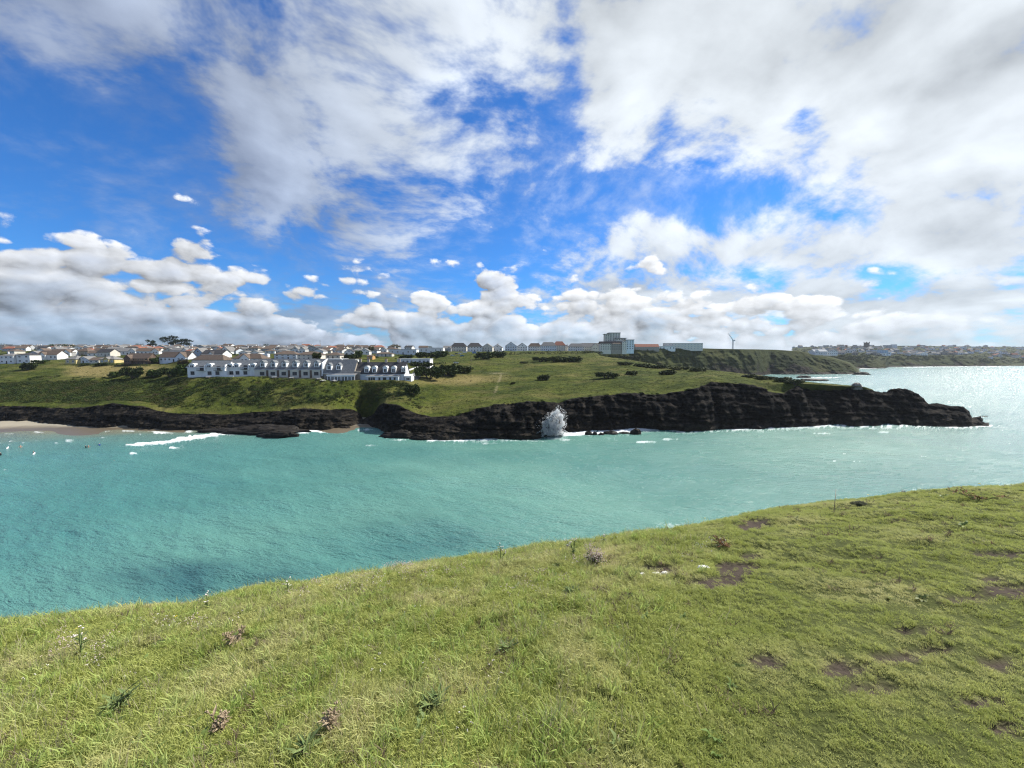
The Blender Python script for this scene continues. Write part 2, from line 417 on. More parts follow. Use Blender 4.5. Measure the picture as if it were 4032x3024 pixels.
fwd_ = np.stack([-x_, -y_, 0 * x_], -1); fwd_ /= np.linalg.norm(fwd_, axis=-1)[..., None]
dirn = fwd_ * 0.8 + nrm * 0.4
VA = VA + dirn * out[..., None]
jag = ss(pxs, 3370, 3450)[:, None] * (ss(rid, 2.2, 3.0) * (1 - ss(rid, 5, 7)))[None, :]
VA[..., 2] += jag * fade * 1.1 * fbm(x_ / 3.5, y_ / 3.5, z_ / 5, 4)
gul = np.exp(-((pxs[:, None] - 1432 - 22 * np.sin(rid * 5.0)[None, :] - 30 * fbm(x_ / 9, y_ / 9, 1.5, 3)) / 24) ** 2) * (ss(rid, 2.0, 3.1) * (1 - ss(rid, 3.7, 4.02)))[None, :]
VA[..., 2] -= 6.0 * gul
# talus shelves close to the water
VA[..., 2] += (ss(rid, 0.6, 1.1) * (1 - ss(rid, 1.2, 1.7)))[None, :] * (0.6 + 1.6 * np.abs(fbm(x_ / 5, y_ / 5, 0, 4)))
# turf: hummocks
tf = ss(rid, 3.0, 3.4)[None, :] * (1 - ss(pxs, 3370, 3440))[:, None]
VA[..., 2] += tf * (0.9 * fbm(x_ / 22, y_ / 22, 2.2, 4) + 0.30 * fbm(x_ / 4, y_ / 4, 5.2, 3)) * np.clip((rid - 3) * 2, 0, 1)[None, :]
slope_l = (ss(rid, 3.0, 3.2) * (1 - ss(rid, 3.85, 4.0)))[None, :] * (1 - ss(pxs, 1430, 1620))[:, None]
VA[..., 2] += slope_l * (1.7 * fbm(x_ / 14, y_ / 14, 7.7, 4) + 0.5 * ridged(x_ / 5, y_ / 5, 3.1, 3) - 0.4)
rock = np.clip(1 - ss(rid, 2.86, 3.06), 0, 1)[None, :] + 0 * x_
rock = rock + (0.85 * fbm(x_ / 11, y_ / 11, z_ / 5, 4) - 0.05) * (ss(rid, 2.2, 2.6) * (1 - ss(rid, 3.15, 3.5)))[None, :]
rock = np.maximum(rock, ss(pxs, 3400, 3470)[:, None] * (1 - 0.0 * rid)[None, :])
crag = ss(pxs, 2700, 2800)[:, None] * (1 - ss(pxs, 2960, 3060))[:, None] * (1 - ss(rid, 2.95, 3.15))[None, :]
rock = np.maximum(rock, crag)
PXg, PYg = proj(VA[..., 0], VA[..., 1], VA[..., 2])
def el(cx, cy, rx, ry): return np.exp(-(((PXg - cx) / rx) ** 2 + ((PYg - cy) / ry) ** 2))
nz = fbm(x_ / 18, y_ / 12, 0.4, 4)
dry = np.clip(0.85 * (ss(PYg, 1430, 1450) * (1 - ss(PYg, 1470, 1492))) * ss(PXg, 200, 340) * (1 - ss(PXg, 560, 720)) * (rid[None, :] > 3.4) + 0.7 * nz * 0.5
      + 0.95 * (el(1840, 1492, 130, 15)) + 0.5 * el(1700, 1505, 120, 12) + 0.25 * el(2400, 1415, 160, 9), 0, 0.85)
dry = np.clip(dry + 0.35 * nz, 0, 0.85) * (1 - ss(rid, 9, 9.5))[None, :]
path = np.exp(-((PXg - (1965 - (PYg - 1500) * 0.35)) / 5) ** 2) * ss(PYg, 1470, 1480) * (1 - ss(PYg, 1550, 1560)) * 0.30 * (nz > -0.15)
path = np.maximum(path, 0.4 * el(1960, 1470, 35, 3)) + 0 * x_
land = grid_obj('cliff_land', VA, M['land'], dict(rock=rock, dry=dry, path=path)); tag(land, kind='structure')
land.name = 'terrain'

# ------------------------------------------------------------------ land B: the next cliffs
def strip_land(name, pxa, shore, top, rowsdef, mat, amp, seed, subs):
    S = shore; Fo = S * np.array([0.98, 0.98, 1]) - np.array([0, 0, 4.0])
    ctrl = [Fo, S, top] + rowsdef
    rows = []; rid = []
    for a, (A_, B_, n) in enumerate(zip(ctrl[:-1], ctrl[1:], subs)):
        for j in range(n): rows.append(A_ * (1 - j / n) + B_ * (j / n)); rid.append(a + j / n)
    rows.append(ctrl[-1]); rid.append(len(ctrl) - 1.0)
    V = np.stack(rows, 1); rid = np.array(rid)
    x, y, z = V[..., 0], V[..., 1], V[..., 2]
    cl = (ss(rid, 0.5, 1.1) * (1 - ss(rid, 1.75, 2.05)))[None, :]
    o = cl * amp * (fbm(x / 60, y / 60, z / 150 + seed, 4) * 1.6 + (ridged(x / 22, y / 22, z / 60 + seed, 4) - 0.35) * 0.9 + 0.35 * ridged(x / 40, y / 40, z / 7, 3))
    f = np.stack([-x, -y, 0 * x], -1); f /= np.linalg.norm(f, axis=-1)[..., None]
    V = V + f * o[..., None]
    V[..., 2] += ss(rid, 1.8, 2.3)[None, :] * amp * 0.10 * fbm(x / 50, y / 50, seed, 4)
    rock = (1 - ss(rid, 1.1, 1.9))[None, :] * 0.42 + 0.55 * fbm(x / 40, y / 40, z / 25 + seed, 4) * cl + 0.6 * (1 - ss(rid, 1.0, 1.16))[None, :]
    dry = np.clip(0.45 * fbm(x / 60, y / 60, seed + 2, 3), 0, 0.5)
    ob = grid_obj(name, V, mat, dict(rock=rock, dry=dry, path=0 * x)); tag(ob, kind='structure')
    return ob
pb = np.linspace(2290, 3385, 420)
def KB(*kv):
    a = np.array(kv, float); return np.interp(pb, a[:, 0], a[:, 1])
ysB = KB((2290, 590), (2500, 600), (2900, 622), (2975, 635), (3005, 665), (3035, 695), (3080, 690), (3200, 690), (3330, 700), (3385, 705))
ctB = KB((2290, 1382), (2450, 1380), (2560, 1373), (2750, 1371), (2860, 1374), (3000, 1376), (3053, 1377), (3150, 1384), (3202, 1398), (3286, 1412), (3345, 1433), (3364, 1452), (3376, 1466), (3385, 1473))
_u = ray(pb, 1440.0); SB = np.stack([_u[0] / _u[1] * ysB, ysB, 0 * ysB], -1)
dB = KB((2290, 20), (2500, 30), (3000, 42), (3200, 45), (3330, 40), (3385, 10))
TB = P(pb, ctB, ysB + dB)
BB1 = TB * np.array([1.06, 1.06, 1]) + np.array([0, 0, 0.3]); BB2 = TB * np.array([1.22, 1.22, 1.0]); BB3 = TB * np.array([1.35, 1.35, 0.4]); BB4 = TB * np.array([1.5, 1.5, 0]) - np.array([0, 0, 3])
wB = (1 - ss(pb, 2450, 2800))[:, None]
BB3 = BB3 * (1 - wB) + (TB * np.array([1.5, 1.5, 1.0])) * wB; BB4 = BB4 * (1 - wB) + (TB * np.array([2.2, 2.2, 1.0])) * wB
landB = strip_land('cliff_land_beyond', pb, SB, TB, [BB1, BB2, BB3, BB4], M['land_far'], 9.0, 3.0, [4, 44, 10, 12, 10, 8])
landB.name = 'terrain'
# ------------------------------------------------------------------ land C: the far coast with the town
pc = np.linspace(3120, 5200, 520)
def KC(*kv):
    a = np.array(kv, float); return np.interp(pc, a[:, 0], a[:, 1])
SC = PZ(pc, KC((3120, 1451), (3440, 1451), (3486, 1450.0), (3500, 1445), (3700, 1443), (3900, 1441.5), (4032, 1441), (5200, 1437)), 0.0)
ctC = KC((3120, 1402), (3250, 1402), (3330, 1400), (3380, 1402), (3440, 1411), (3480, 1430), (3497, 1404), (3560, 1399), (3700, 1400), (3790, 1401), (3880, 1410), (3960, 1424), (3985, 1436), (4032, 1432), (5200, 1425))
TC = P(pc, ctC, SC[:, 1] + KC((3120, 45), (3440, 45), (3486, 20), (3500, 60), (3950, 50), (4032, 20), (5200, 20)))
def rowC(kv, dyv): 
    return P(pc, KC(*kv), SC[:, 1] + dyv)
C1 = rowC(((3120, 1396), (3500, 1395), (3700, 1397), (3900, 1404), (4032, 1415), (5200, 1412)), 150)
C2 = rowC(((3120, 1386), (3500, 1383), (3900, 1389), (4032, 1396), (5200, 1396)), 380)
C3 = rowC(((3120, 1374), (3500, 1370), (3900, 1374), (4032, 1378), (5200, 1380)), 760)
C4 = rowC(((3120, 1367), (3300, 1364), (3560, 1361), (3800, 1364), (4032, 1366), (5200, 1372)), 1250)
C5 = C4 * np.array([1.5, 1.5, 1.0])
landC = strip_land('far_coast', pc, SC, TC, [C1, C2, C3, C4, C5], M['land_far'], 11.0, 8.0, [3, 26, 10, 10, 10, 10, 4])
landC.name = 'terrain'
bpy.context.view_layer.update()
def bvh_of(*obs):
    V = []; F = []; n = 0
    for o in obs:
        me = o.data; a = np.empty(len(me.vertices) * 3, np.float32); me.vertices.foreach_get('co', a)
        f = np.empty(len(me.loops), np.int32); me.loops.foreach_get('vertex_index', f)
        V.append(a.reshape(-1, 3)); F.append(f.reshape(-1, 4) + n); n += len(me.vertices)
    return BVHTree.FromPolygons(np.concatenate(V).tolist(), np.concatenate(F).tolist())
BVH = bvh_of(land, landB, landC)
CAMV = Vector((0, 0, CAM_H))
def hit(px, py):
    d = Vector([float(q) for q in ray(px, py)]).normalized()
    h = BVH.ray_cast(CAMV, d)
    while h[0] is None and py < 1720:          # above the crest: step down to it
        py += 1.0; d = Vector([float(q) for q in ray(px, py)]).normalized(); h = BVH.ray_cast(CAMV, d)
    return h[0]
def ground(x, y, top=300.0):
    h = BVH.ray_cast(Vector((x, y, top)), Vector((0, 0, -1)))
    return h[0].z if h[0] is not None else 0.0

# ------------------------------------------------------------------ beach
m, b = begin('sand'); p = posn()
wetn = sstep(sep(p)[2] + (noise(p, 0.12, 3) - 0.5) * 0.5, 1.25, 0.55)
sc = cmix(noise(p, 0.25, 4, 0.6), (0.25, 0.222, 0.165), (0.33, 0.295, 0.222))
pset(b, Base_Color=cmix(wetn, sc, (0.125, 0.100, 0.066)), Roughness=lstep(wetn, 0, 1, 0.9, 0.35), Specular_IOR_Level=0.3, Normal=bump(noise(p, 1.5, 4), 0.3, 0.1))
M['sand'] = m
pbch = np.linspace(-1000, 1480, 200)
s0 = np.stack([np.interp(pbch, pxs, S[:, k]) for k in range(3)], 1)
wl = np.interp(pbch, [-1000, 0, 180, 400, 690, 860, 1000, 1330, 1380, 1480], [1745, 1711, 1700, 1696, 1694, 1696, 1700, 1698, 1688, 1684])
w0 = PZ(pbch, wl, 0.0)
hb = np.interp(pbch, [-1000, 0, 200, 700, 900, 1300, 1400, 1480], [2.6, 2.0, 1.6, 0.9, 0.3, 0.4, 1.2, 0.6])
rws = [np.c_[s0[:, :2] * 1.08, hb + 0.6], np.c_[s0[:, :2] * 1.0, hb], np.c_[w0[:, :2] * 0.4 + s0[:, :2] * 0.6, hb * 0.55], np.c_[w0[:, :2], 0 * hb], np.c_[w0[:, :2] * 0.94, 0 * hb - 0.9], np.c_[w0[:, :2] * 0.8, 0 * hb - 3.5]]
Vb = []
for A_, B_ in zip(rws[:-1], rws[1:]):
    for j in range(10): Vb.append(A_ * (1 - j / 10) + B_ * (j / 10))
Vb.append(rws[-1]); Vb = np.stack(Vb, 1)
Vb[..., 2] += 0.12 * fbm(Vb[..., 0] / 9, Vb[..., 1] / 5, 0, 3)
beach = grid_obj('beach', Vb, M['sand']); tag(beach, kind='structure')

# ------------------------------------------------------------------ the sea
nc, nr = 1250, 470
ua = np.tan(np.linspace(-1.06, 1.06, nc))
ua = np.linspace(-1.75, 1.75, nc)
inv = np.linspace(1 / 22.0, 1 / 330.0, 330)
ya = np.concatenate([1 / inv, np.geomspace(333, 9000, nr - 330)])
YS, US = np.meshgrid(ya, ua)
XS = US * YS
sp = np.gradient(ya)[None, :] + 0 * XS
H = np.zeros_like(XS)
wr = np.random.default_rng(3)
for lam, amp, nn in ((34, 0.22, 4), (17, 0.11, 5), (8.5, 0.05, 7), (4.6, 0.035, 9), (2.6, 0.022, 10)):
    fd = 1 - ss(sp, lam * 0.22, lam * 0.45)
    for q in range(nn):
        a = R(255 + wr.normal() * 15); L = lam * (0.75 + 0.5 * wr.random()); ph = wr.random() * 6.28
        kx, ky = math.cos(a) * 6.283 / L, math.sin(a) * 6.283 / L
        wv_ = XS * kx + YS * ky + ph + 1.2 * pn3(XS / (L * 4), YS / (L * 4), q * 3.1 + lam)
        H += fd * amp * (1 - np.abs(np.sin(wv_ * 0.5)) * 1.6)
PXs, PYs = proj(XS, YS, 0 * XS)
foam = np.zeros_like(XS); ridge = np.zeros_like(XS)
fn = fbm(XS / 6, YS / 10, 3.3, 4); fn2 = ridged(XS / 2.4, YS / 3.5, 8.8, 4)
def streak(pts, wd, a=1.0, lift=0.25, soft=0.5):
    """a line of breaking water; pts are (px, py), wd its width up the picture at each point"""
    global foam, ridge
    pts = np.array(pts, float); wd = np.array(wd, float) + 0 * pts[:, 0]
    yc = np.interp(PXs, pts[:, 0], pts[:, 1]); ww = np.interp(PXs, pts[:, 0], wd)
    ln = pts[-1, 0] - pts[0, 0]; on = ss(PXs, pts[0, 0] - 8, pts[0, 0] + 0.25 * ln) * (1 - ss(PXs, pts[-1, 0] - 0.25 * ln, pts[-1, 0] + 8))
    d = (PYs - yc) / ww                      # 0 at the leading (upper) edge, 1 at the trailing edge
    d = d + 0.55 * fn + 0.25 * (fn2 - 0.4)
    f = on * ss(d, -0.30, 0.05) * (1 - ss(d, 0.35, 1.15))
    f = f * np.clip((0.55 if wd.max() > 10 else 0.12) + 1.3 * fn2 * (1 - soft) + 1.5 * fn * soft + (1 - d) * 0.5, 0, 1) * a
    trail = on * ss(d, 0.3, 0.9) * (1 - ss(d, 1.5, 4.5)) * ss(fn2 + 0.5 * fn, 0.40, 0.90) * 0.36 * a
    foam = np.maximum(np.maximum(foam, f), trail); ridge = np.maximum(ridge, on * lift * np.exp(-((d - 0.2) / 0.35) ** 2))
streak([(412, 1763), (520, 1750), (723, 1726), (890, 1707), (1010, 1710)], [4, 12, 17, 9, 5], 0.95, 0.45)
streak([(655, 1762), (723, 1753)], [4, 8], 1.0)
streak([(200, 1747), (318, 1733)], [5, 5], 0.65)
streak([(-200, 1775), (0, 1744), (137, 1727)], [6, 5, 3], 0.65)
streak([(376, 1727), (440, 1722)], [4, 3], 0.6)
streak([(506, 1713), (640, 1703), (800, 1695)], [4, 6, 4], 1.0)
streak([(-300, 1880), (0, 1849), (110, 1838)], [9, 9, 5], 0.55)
streak([(492, 1789), (550, 1785)], [4, 4], 0.7)
streak([(1120, 1706), (1160, 1703), (1230, 1697), (1500, 1690)], [10, 14, 6, 5], 1.0)
streak([(1420, 1755), (1500, 1749)], [4, 5], 0.5)
streak([(1495, 1727), (1560, 1728), (1640, 1736)], [5, 8, 4], 0.8)
streak([(1640, 1727), (1760, 1731), (1880, 1730), (2060, 1727)], [9, 6, 7, 6], 0.85)
streak([(1844, 1750), (1960, 1742), (2090, 1735)], [6, 7, 4], 0.55)
streak([(2000, 1737), (2140, 1737), (2300, 1729)], [3, 6, 4], 0.6)
streak([(2130, 1708), (2260, 1702), (2420, 1693), (2600, 1686)], [14, 17, 20, 10], 1.0, 0.3)
streak([(2360, 1692), (2480, 1688), (2600, 1694)], [9, 12, 6], 0.9, 0.3)
streak([(2446, 1743), (2576, 1737), (2652, 1729), (2712, 1739)], [3, 5, 5, 3], 0.75)
streak([(2820, 1687), (2900, 1690), (2985, 1692)], [6, 8, 5], 0.85)
streak([(3040, 1682), (3110, 1676), (3150, 1669), (3200, 1671), (3270, 1676)], [6, 12, 14, 12, 4], 1.0, 0.5)
streak([(3156, 1708), (3305, 1700)], [5, 5], 0.75)
streak([(3380, 1700), (3600, 1710)], [2.5, 3], 0.6)
streak([(3630, 1667), (3700, 1673), (3790, 1679), (3894, 1676), (3990, 1687)], [10, 8, 9, 8, 4], 0.8)
streak([(2600, 1730), (2710, 1736)], [4, 4], 0.6)
streak([(3300, 1670), (3570, 1675)], [3, 3.5], 0.7)
streak([(3800, 1640), (3900, 1646)], [6, 4], 0.6, 0.1)
streak([(3110, 1484), (3210, 1487), (3330, 1485)], [8, 6, 5], 0.8, 0)
streak([(3360, 1475), (3440, 1476)], [5, 2], 0.8, 0)
streak([(3365, 1452), (3470, 1450.5)], [3, 2], 0.9, 0)
streak([(3480, 1445.5), (3700, 1444), (4040, 1442)], [4, 2.2, 1.5], 0.9, 0)
streak([(-300, 1792), (0, 1713), (180, 1703), (400, 1699), (690, 1697), (860, 1699)], [3, 3, 3, 2.5, 2.5, 2], 0.62, 0.05)
streak([(-300, 1830), (0, 1757), (150, 1738), (420, 1724), (620, 1712)], [3, 3, 2.5, 2.5, 2], 0.5, 0.05)
# lace of foam left on the water beside the rocks
ysh = np.interp(PXs, pxs, sh_py)
gap = PYs - ysh
near = np.exp(-np.clip(gap, 0, None) / 14) * (gap > -4) * ss(PXs, 1440, 1560) * (1 - ss(PXs, 3900, 3960))
foam = np.maximum(foam, near * ss(fn2 + fn * 0.9, 0.22, 0.65) * 0.95)
foam = np.maximum(foam, np.exp(-(((PXs - 2190) / 60) ** 2 + ((PYs - 1722) / 7) ** 2)) * 0.6)
# whitecaps in the open water on the right
foam = np.maximum(foam, 0.75 * ss(fbm(XS / 9, YS / 5, 12.2, 4) + 0.25 * fn2, 0.52, 0.74) * ss(PXs, 2000, 3300) * ss(YS, 90, 140))
foam = np.maximum(foam, 0.45 * np.exp(-(((PXs - 2660) / 130) ** 2 + ((PYs - 2072) / 22) ** 2)) * ss(fn2 + fn, 0.3, 0.7))
H += ridge * (1 - ss(YS, 280, 420))
shal = (1 - ss(PXs, 700, 1350)) * np.exp(-np.clip(PYs - np.interp(PXs, pbch, wl), 0, None) / np.interp(PXs, [0, 700, 1300], [34, 22, 12]))
shal = np.clip(shal * (0.9 + 0.5 * fbm(XS / 20, YS / 12, 1.1, 3)), 0, 1)
reef = np.exp(-(((PXs - 850) / 420) ** 2 + ((PYs - 2290) / 80) ** 2)) * 0.9 + np.exp(-(((PXs - 1700) / 420) ** 2 + ((PYs - 2120) / 90) ** 2)) * 0.35
reef = np.clip(reef * (0.85 + 1.2 * fbm(XS / 16, YS / 8, 4.4, 4)), 0, 1)
sea_mat, b = begin('sea_water'); p = posn()
sx, sy, sz = sep(p)
dpt = sstep(noise(vscale(p, (0.010, 0.016, 0)), 1.0, 3, 0.55), 0.34, 0.66)
body = cmix(dpt, (0.080, 0.220, 0.190), (0.140, 0.300, 0.243))
body = cmix(sstep(sx, 40.0, 330.0) * 0.6, body, (0.110, 0.200, 0.205))
body = cmix(sstep(sx, -20.0, -110.0) * 0.75, body, (0.058, 0.200, 0.190))
body = cmix(attr('reef'), body, (0.015, 0.070, 0.090))
body = cmix(attr('shallow'), body, (0.20, 0.19, 0.125))
fo = attr('foam')
fnz = noise(vscale(p, (1.0, 1.5, 1.0)), 1.3, 4, 0.65)
fm = sstep(fo + (fnz - 0.5) * 0.9 * sstep(fo, 0.02, 0.25), 0.26, 0.80)
pr_ = vec(sx * 0.97 - sy * 0.24, sy * 0.97 + sx * 0.24, 0.0)
w1 = noise(vscale(vadd(pr_, vscale(noise(p, 0.25, 2, out=1), 1.0)), (0.26, 1.0, 1.0)), 0.95, 5, 0.68)
w2 = noise(vscale(pr_, (0.5, 1.2, 1.0)), 2.6, 4, 0.6)
pset(b, Base_Color=cmix(fm, body, (0.80, 0.83, 0.83)), Roughness=lstep(fm, 0, 1, 0.24, 0.85), IOR=1.33,
     Specular_IOR_Level=lstep(fm, 0, 1, 0.5, 0.2), Normal=bump(w1 * 1.0 + w2 * 0.30, 1.0, 0.8))
M['sea'] = sea_mat
sea = grid_obj('sea', np.stack([XS, YS, H], -1), sea_mat, dict(foam=foam, shallow=shal, reef=reef)); tag(sea, kind='structure')

# ------------------------------------------------------------------ near ground: the grassy slope the photographer stands on
GA, GB, EYE = 0.09, 0.24, 1.65
edge = np.array([(-2500, 2560), (-600, 2500), (0, 2462), (200, 2452), (500, 2418), (760, 2402), (1000, 2345), (1250, 2305), (1500, 2262), (1750, 2215), (2000, 2185), (2300, 2150), (2450, 2120), (2700, 2088), (2850, 2060), (3000, 2020),
                 (3200, 1990), (3400, 1968), (3600, 1950), (3800, 1935), (4032, 1918), (4600, 1895), (6000, 1860)], float)
ea, eb, ec = ray(edge[:, 0], edge[:, 1])
es = ec / eb; eu = ea / eb
ye = (EYE + 0.2) / (-es + GA * eu - GB)
xe = eu * ye
G0 = CAM_H - EYE
def near_h(x, y):
    th = np.clip(x / np.maximum(y, 0.3), -6, 6)
    r = np.interp(th, eu, ye)
    yb = np.where(y > 0.3, r, 5.0)
    t = np.clip(y - yb + 1.3, 0, None)
    fall = np.where(t < 5.5, 0.118 * t * t, 0.118 * 5.5 ** 2 + 1.3 * (t - 5.5))
    left = np.clip(-x - 9, 0, None); fall = fall + 0.05 * left ** 2 * (left < 12) + np.where(left >= 12, 7.2 + 1.2 * (left - 12), 0)
    z = G0 + GA * x - GB * np.maximum(y, -3) - fall
    z = np.where(x > 14, z - GA * (x - 14) * 0.7, z)
    b = 0.11 * fbm(x / 1.0, y / 1.0, 1.0, 4) + 0.10 * fbm(x / 3.3, y / 3.3, 4.0, 2) + 0.055 * ridged(x / 0.6, y / 0.5, 7.0, 3)
    b = b * (0.35 + 0.65 * ss(np.hypot(x, y), 1.5, 4.5))
    return np.maximum(z + b, -2.5)
xs_ = np.concatenate([-np.geomspace(60, 9.2, 26), np.arange(-9, 16, 0.085), np.geomspace(16.2, 90, 30)])
ys_ = np.concatenate([-np.geomspace(60, 3.2, 16), np.arange(-3, 15, 0.085), np.geomspace(15.2, 60, 34)])
XN, YN = np.meshgrid(xs_, ys_, indexing='ij')
ZN = near_h(XN, YN)
PXn, PYn = proj(XN, np.maximum(YN, 0.4), ZN)
# trodden and burrowed patches of bare soil
DIRT = [(2600, 2240, 90, 22), (2900, 2240, 110, 30), (2820, 2290, 120, 22), (2960, 2190, 60, 14), (2950, 2070, 70, 14), (3980, 2320, 150, 26), (3800, 2355, 120, 14), (3900, 2280, 60, 14), (3930, 2615, 70, 34), (3520, 2590, 130, 28),
        (3330, 2630, 110, 34), (3700, 2560, 110, 18), (3020, 2600, 90, 26), (3450, 2700, 110, 28), (3930, 2180, 120, 14), (3960, 2860, 80, 20), (1370, 2660, 40, 14), (380, 2910, 60, 16), (3870, 2760, 120, 18), (3600, 2480, 90, 16), (2980, 2060, 60, 18)]
def dirt_at(px, py, x, y):
    d = 0 * px
    for cx, cy, rx, ry in DIRT: d = np.maximum(d, np.exp(-(((px - cx) / (rx * 1.2)) ** 2 + ((py - cy) / (ry * 1.3)) ** 2)))
    return d + 0.45 * fbm(x / 0.35, y / 0.35, 9.0, 4) - 0.12 * (1 - ss(d, 0.0, 0.3))
dirt = np.clip(ss(dirt_at(PXn, PYn, XN, YN), 0.38, 0.75), 0, 1) * (YN > 0.4)
ZN = ZN - 0.03 * dirt
m, b = begin('turf_soil'); p = posn()
n1_ = noise(p, 1.2, 4, 0.6); n2_ = noise(p, 9.0, 4, 0.7)
tc_ = cmix(n2_, (0.035, 0.045, 0.012), (0.085, 0.095, 0.028))
sc_ = cmix(noise(p, 25.0, 4, 0.7), (0.026, 0.020, 0.016), (0.095, 0.074, 0.058))
rockc = cmix(noise(vscale(p, (1, 1, 4)), 0.6, 5, 0.7), (0.02, 0.018, 0.016), (0.09, 0.075, 0.06))
tc_ = cmix(attr('dirt'), tc_, sc_)
tc_ = cmix(sstep(sep(p)[2] + (n1_ - 0.5) * 6, 19, 13), tc_, rockc)
pset(b, Base_Color=tc_, Roughness=0.95, Specular_IOR_Level=0.1, Normal=bump(n2_ + noise(p, 40, 3) * 0.5, 0.8, 0.03))
M['turf'] = m
near = grid_obj('ground', np.stack([XN, YN, ZN], -1), M['turf'], dict(dirt=dirt)); tag(near, kind='structure')

# ------------------------------------------------------------------ mesh builder for made things
class MB:
    def __init__(self): self.v = []; self.f = []; self.mi = []
    def quad(self, pts, mi=0):
        n = len(self.v); self.v += [tuple(p) for p in pts]; self.f.append(tuple(range(n, n + len(pts)))); self.mi.append(mi)
    def hexa(self, p, mi=0):
        """eight corners: four below (ccw), four above"""
        n = len(self.v); self.v += [tuple(q) for q in p]
        for f in ((3, 2, 1, 0), (4, 5, 6, 7), (0, 1, 5, 4), (1, 2, 6, 5), (2, 3, 7, 6), (3, 0, 4, 7)):
            self.f.append(tuple(n + i for i in f)); self.mi.append(mi)
    def box(self, x0, x1, y0, y1, z0, z1, mi=0, tx=0.0, ty=0.0):
        self.hexa([(x0, y0, z0), (x1, y0, z0), (x1, y1, z0), (x0, y1, z0), (x0 + tx, y0 + ty, z1), (x1 - tx, y0 + ty, z1), (x1 - tx, y1 - ty, z1), (x0 + tx, y1 - ty, z1)], mi)
    def slab(self, a, b, c, d, t, mi=0):
        """a quad given thickness t along its normal"""
        a, b, c, d = map(Vector, (a, b, c, d)); n = (b - a).cross(d - a).normalized() * t
        self.hexa([a - n, b - n, c - n, d - n, a, b, c, d], mi)
    def prism(self, poly, y0, y1, mi=0):
        """polygon in x,z pushed from y0 to y1"""
        n = len(self.v); k = len(poly)
        self.v += [(x, y0, z) for x, z in poly] + [(x, y1, z) for x, z in poly]
        self.f.append(tuple(n + i for i in range(k))); self.mi.append(mi)
        self.f.append(tuple(n + k + i for i in reversed(range(k)))); self.mi.append(mi)
        for i in range(k):
            j = (i + 1) % k; self.f.append((n + i, n + k + i, n + k + j, n + j)); self.mi.append(mi)
    def tube(self, pts, rad, k=6, mi=0):
        pts = [Vector(p) for p in pts]; n = len(self.v); rad = rad if isinstance(rad, (list, tuple)) else [rad] * len(pts)
        for i, p in enumerate(pts):
            t = (pts[min(i + 1, len(pts) - 1)] - pts[max(i - 1, 0)]).normalized()
            a = t.orthogonal().normalized(); b_ = t.cross(a)
            for j in range(k):
                q = 6.28318 * j / k; self.v.append(tuple(p + (a * math.cos(q) + b_ * math.sin(q)) * rad[i]))
        for i in range(len(pts) - 1):
            for j in range(k):
                j2 = (j + 1) % k; self.f.append((n + i * k + j, n + i * k + j2, n + (i + 1) * k + j2, n + (i + 1) * k + j)); self.mi.append(mi)
        self.f.append(tuple(n + i for i in reversed(range(k)))); self.mi.append(mi)
        e = n + (len(pts) - 1) * k; self.f.append(tuple(e + i for i in range(k))); self.mi.append(mi)
    def mesh(self, name, *mats):
        me = bpy.data.meshes.new(name); me.from_pydata(self.v, [], self.f)
        for q in mats: me.materials.append(q)
        if len(mats) > 1: me.polygons.foreach_set('material_index', self.mi)
        me.update(); return me
    def build(self, name, mats, parent=None):
        if not isinstance(mats, (list, tuple)): mats = [mats]
        return put(name, self.mesh(name, *mats), parent)
def put(name, me, parent=None, loc=None, rot=None, scale=None):
    o = bpy.data.objects.new(name, me); COL.objects.link(o)
    if parent is not None: o.parent = parent
    if loc is not None: o.location = loc
    if rot is not None: o.rotation_euler = rot
    if scale is not None: o.scale = scale
    return o
def empty(name, loc, rz=0.0):
    o = bpy.data.objects.new(name, None); o.empty_display_size = 0.5; COL.objects.link(o)
    o.location = loc; o.rotation_euler = (0, 0, rz); return o

# ------------------------------------------------------------------ building materials
def plain(name, c1, c2, scale=0.8, rough=0.85, spec=0.2, streak=False):
    m, b = begin(name); p = posn()
    n = noise(vscale(p, (1, 1, 0.35)) if streak else p, scale, 4, 0.65)
    pset(b, Base_Color=cmix(sstep(n, 0.3, 0.7), c1, c2), Roughness=rough, Specular_IOR_Level=spec)
    M[name] = m; return m
plain('w_white', (0.68, 0.675, 0.65), (0.78, 0.775, 0.75), streak=True)
plain('w_pale', (0.58, 0.62, 0.66), (0.68, 0.72, 0.75), streak=True)
plain('w_cream', (0.58, 0.54, 0.46), (0.66, 0.62, 0.54), streak=True)
plain('w_yellow', (0.52, 0.42, 0.18), (0.60, 0.50, 0.25), streak=True)
plain('w_grey', (0.33, 0.34, 0.35), (0.42, 0.43, 0.43), streak=True)
plain('w_blue', (0.26, 0.36, 0.48), (0.34, 0.44, 0.55), streak=True)
plain('w_brown', (0.10, 0.07, 0.055), (0.16, 0.115, 0.09), streak=True)
plain('w_stone', (0.24, 0.21, 0.175), (0.36, 0.32, 0.27), 1.6)
plain('w_orange', (0.42, 0.24, 0.09), (0.50, 0.31, 0.14))
plain('w_red', (0.24, 0.11, 0.09), (0.32, 0.17, 0.14))
plain('r_slate', (0.085, 0.094, 0.102), (0.155, 0.165, 0.172), 1.3, 0.7, 0.35)
plain('r_grey', (0.14, 0.135, 0.13), (0.21, 0.205, 0.195), 1.3)
plain('r_brown', (0.085, 0.062, 0.048), (0.145, 0.11, 0.085), 1.3)
plain('r_dark', (0.035, 0.034, 0.036), (0.07, 0.068, 0.07), 1.3)
plain('r_red', (0.22, 0.085, 0.055), (0.30, 0.135, 0.09), 1.3)
plain('trim', (0.74, 0.74, 0.73), (0.82, 0.82, 0.81), 2.0, 0.6)
